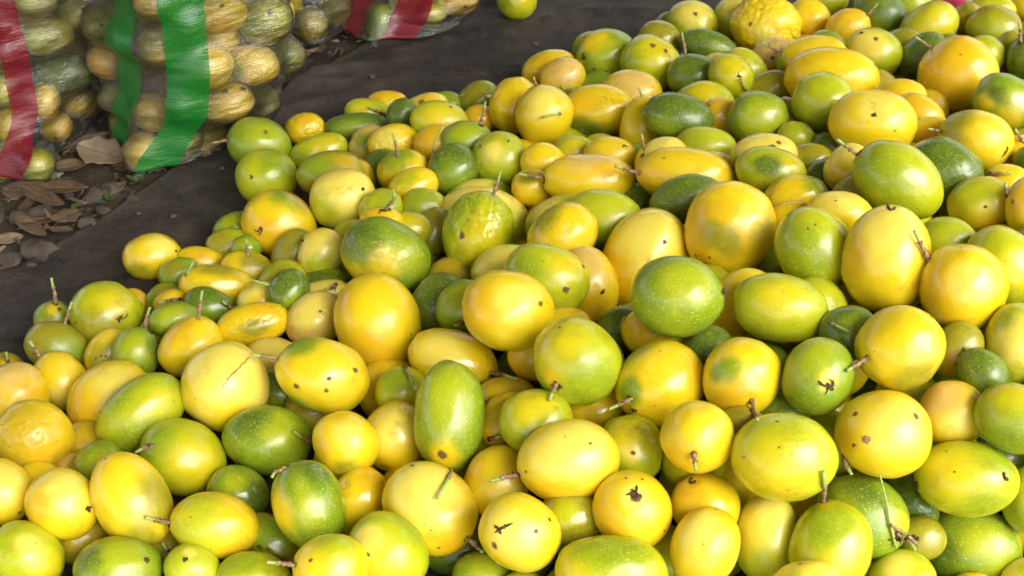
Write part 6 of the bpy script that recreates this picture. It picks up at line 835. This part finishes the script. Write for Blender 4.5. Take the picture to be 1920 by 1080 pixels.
# ------------------------------------------------------------------ sacks
SACKS = {'A': [(0, -0.478, 1.495, 0.085, 0.135), (0.03, -0.47, 1.51, 0.112, 0.15), (0.08, -0.456, 1.52, 0.13, 0.158), (0.15, -0.445, 1.53, 0.143, 0.16), (0.25, -0.436, 1.53, 0.149, 0.16), (0.5, -0.43, 1.54, 0.14, 0.15), (0.62, -0.43, 1.55, 0.06, 0.06), (0.66, -0.43, 1.55, 0.035, 0.035)], 'B': [(0, -0.74, 1.48, 0.1, 0.13), (0.03, -0.737, 1.5, 0.125, 0.15), (0.08, -0.733, 1.515, 0.14, 0.158), (0.16, -0.73, 1.525, 0.15, 0.16), (0.26, -0.728, 1.53, 0.152, 0.16), (0.5, -0.725, 1.54, 0.14, 0.15), (0.62, -0.72, 1.55, 0.06, 0.06), (0.66, -0.72, 1.55, 0.035, 0.035)], 'D': [(0, -0.19, 1.86, 0.06, 0.09), (0.03, -0.16, 1.9, 0.12, 0.12), (0.08, -0.14, 1.94, 0.145, 0.14), (0.16, -0.13, 1.96, 0.155, 0.15), (0.26, -0.13, 1.98, 0.16, 0.15), (0.5, -0.13, 2.0, 0.14, 0.14), (0.62, -0.13, 2.0, 0.06, 0.06), (0.66, -0.13, 2.0, 0.035, 0.035)], 'E': [(0, -0.345, 1.85, 0.07, 0.09), (0.03, -0.345, 1.855, 0.09, 0.12), (0.08, -0.345, 1.86, 0.1, 0.13), (0.16, -0.345, 1.86, 0.105, 0.13), (0.3, -0.345, 1.865, 0.105, 0.13), (0.5, -0.345, 1.87, 0.1, 0.12), (0.62, -0.345, 1.87, 0.05, 0.05), (0.66, -0.345, 1.87, 0.035, 0.035)], 'G': [(0, 0.72, 1.98, 0.1, 0.1), (0.04, 0.72, 1.98, 0.14, 0.12), (0.12, 0.72, 1.98, 0.16, 0.13), (0.3, 0.72, 1.98, 0.16, 0.13), (0.5, 0.72, 2.0, 0.14, 0.12), (0.62, 0.72, 2.0, 0.06, 0.06), (0.66, 0.72, 2.0, 0.035, 0.035)]}
BEND = dict(A=13, B=12, D=0)
def build_sack(key, name, label, bands, colr, haze, knot=None):
    T = np.array(SACKS[key]); nz, na = 150, 200
    z = np.concatenate([np.linspace(.003, .34, 120), np.linspace(.35, .66, 30)]); th = np.linspace(-math.pi, math.pi, na, endpoint=False)
    cx, cy, rx, ry = (np.interp(z, T[:, 0], T[:, k]) for k in (1, 2, 3, 4))
    ca, sa = np.sin(th), -np.cos(th)              # th = 0 faces the camera side (-Y)
    R0 = 1/np.sqrt((ca[None]/rx[:, None])**2+(sa[None]/ry[:, None])**2)
    base = R0*.86
    FR = np.zeros_like(base)
    O = np.stack([np.repeat(cx[:, None], na, 1), np.repeat(cy[:, None], na, 1), np.repeat(z[:, None], na, 1)], -1)
    Dd = np.zeros_like(O); Dd[..., 0] = ca[None]; Dd[..., 1] = sa[None]
    for cen, q, S in SACKFRUIT.get(key, []):
        M = np.array(Quaternion(q).to_matrix()); Sx = np.array(S)*1.05+.001
        o_ = ((O-np.array(cen))@M)/Sx; d_ = (Dd@M)/Sx
        a = (d_**2).sum(-1); b = (o_*d_).sum(-1); c = (o_**2).sum(-1)-1; disc = b*b-a*c
        t = np.where(disc > 0, (-b+np.sqrt(np.maximum(disc, 0)))/a, 0); FR = np.maximum(FR, t)
    R = np.maximum(base, FR)
    def win(A, f, hz, ha):
        B = A.copy()
        for q in range(1, hz+1): B[q:] = f(B[q:], A[:-q]); B[:-q] = f(B[:-q], A[q:])
        E_ = B.copy()
        for q in range(1, ha+1): E_ = f(f(E_, np.roll(B, q, 1)), np.roll(B, -q, 1))
        return E_
    CL = win(win(R, np.maximum, 9, 6), np.minimum, 9, 6)           # film stretched taut between the bulges
    R = np.maximum(R, R+(CL-R)*.8)
    for it in range(10):
        B = R.copy()
        B[1:-1] = (R[:-2]+R[2:]+2*R[1:-1])/4; B = (np.roll(B, 1, 1)+np.roll(B, -1, 1)+2*B)/4
        R = np.maximum(B, FR)
    P = np.stack([np.repeat(th[None]*3, nz, 0).ravel(), np.repeat(z[:, None]*75, na, 1).ravel(), np.full(nz*na, ord(key))], 1)
    R = R+.0016*fbm(P, 91, 2).reshape(R.shape)
    pinch = np.clip(z/.012, 0, 1)**.5; R = R*pinch[:, None]
    V = np.stack([cx[:, None]+R*ca[None], cy[:, None]+R*sa[None], np.repeat(z[:, None], na, 1)], -1).reshape(-1, 3)
    k = np.arange(na); Fq = np.concatenate([np.stack([j*na+k, j*na+(k+1) % na, (j+1)*na+(k+1) % na, (j+1)*na+k], 1) for j in range(nz-1)])
    me = mesh(name, V, Fq, sack_material(name+'_film_'+key.lower(), bands, colr, haze))
    uvl = me.uv_layers.new(name='wrap'); deg = np.degrees(th); uvs = np.zeros((len(Fq), 4, 2), np.float32)
    jj = Fq[:, 0]//na; kk = Fq[:, 0] % na; nxt = deg[kk]+360/na
    sft = BEND.get(key, 0)*(1-smooth01(z/.10)); uvs[:, 0] = np.stack([deg[kk]+sft[jj], z[jj]], 1); uvs[:, 1] = np.stack([nxt+sft[jj], z[jj]], 1); uvs[:, 2] = np.stack([nxt+sft[jj+1], z[jj+1]], 1); uvs[:, 3] = np.stack([deg[kk]+sft[jj+1], z[jj+1]], 1)
    uvl.data.foreach_set('uv', uvs.ravel())
    o = link(name, me); tag(o, label, 'sack', 'see-through striped sacks of fruit')
    if knot is not None:                          # the gathered corner of the sack
        V = []; Fc = []
        for j in range(9):
            for k in range(14):
                t = 2*math.pi*k/14; rr = .62*(.013-.0095*min(1, j/4)+(.006*(j-4)/4 if j > 4 else 0))*(1+.35*math.sin(3*t+j)+.2*math.sin(5*t-j))
                V.append((knot[0]+rr*math.cos(t)*1.2, knot[1]+.014-.003*j, .007+rr*math.sin(t)*.7+.001*math.sin(j*2)))
        for j in range(8):
            for k in range(14): Fc.append((j*14+k, j*14+(k+1) % 14, (j+1)*14+(k+1) % 14, (j+1)*14+k))
        kn = link('knotted_corner', mesh('knotted_corner', V, Fc, M_KNOT), o)
    # fruit deeper inside, seen dimly through the film
    r = np.random.default_rng(ord(key)); cs = [np.array(c) for c, q, S in SACKFRUIT.get(key, [])]; BV = []; BF = []; BC = []; n = 0
    for tr in range(1500):
        zz = r.uniform(.035, .55); t = r.uniform(0, 6.28); c4 = [np.interp(zz, T[:, 0], T[:, m]) for m in (1, 2, 3, 4)]; u = math.sqrt(r.random())
        p = np.array([c4[0]+(c4[2]-.04)*u*math.cos(t), c4[1]+(c4[3]-.04)*u*math.sin(t), zz])
        if c4[2] < .06 or any(np.linalg.norm(p-c) < .061 for c in cs): continue
        cs.append(p); BV.append(Dv*np.array([.031, .031, .034])+p); BF.append(Tv+n*len(Dv)); n += 1
        BC.append(skin_colours(Dv, 'YKLGAYK'[n % 7], [], 7000+n, 0, 0, np.array([n*.7, 1, 1])))
        if n > 60: break
    me = mesh('packed_fruit', np.concatenate(BV), np.concatenate(BF), M_SKIN); set_attr(me, np.concatenate(BC))
    tag(link('packed_fruit', me), 'fruit packed deeper inside the '+label.split(' standing')[0].split(' slumped')[0].split(' at ')[0].split(' in ')[0]+', seen dimly through it', kind='stuff')
    return o
m_, nt_, p_, out_ = nm('sack_knot_film'); M_KNOT = m_
p_.inputs['Base Color'].default_value = (.34, .32, .27, 1); p_.inputs['Roughness'].default_value = .25; p_.inputs['Transmission Weight'].default_value = .5
KN = dict([('A', (-0.521, 1.351)), ('B', (-0.637, 1.334)), ('D', (-0.233, 1.756))])
GREEN, RED = (.006, .22, .025), (.26, .006, .024)
build_sack('A', 'fruit_sack', 'clear sack with two green stripes standing on the litter', [(-45, -24), (-6, 15)], GREEN, .045, KN['A'])
build_sack('B', 'fruit_sack', 'red striped sack at the left edge of the photo', [(19, 32), (-60, 9)], RED, .04, KN['B'])
build_sack('D', 'fruit_sack', 'red striped sack slumped on the cloth at the top edge', [(-75, -38), (-21, 6)], RED, .045, KN['D'])
build_sack('E', 'fruit_sack', 'plain clear sack in deep shade between two striped ones', [], RED, .03)
build_sack('G', 'fruit_sack', 'pale sack with a pink stripe behind the pile, top right', [(-2, 34)], (.62, .06, .12), .4)
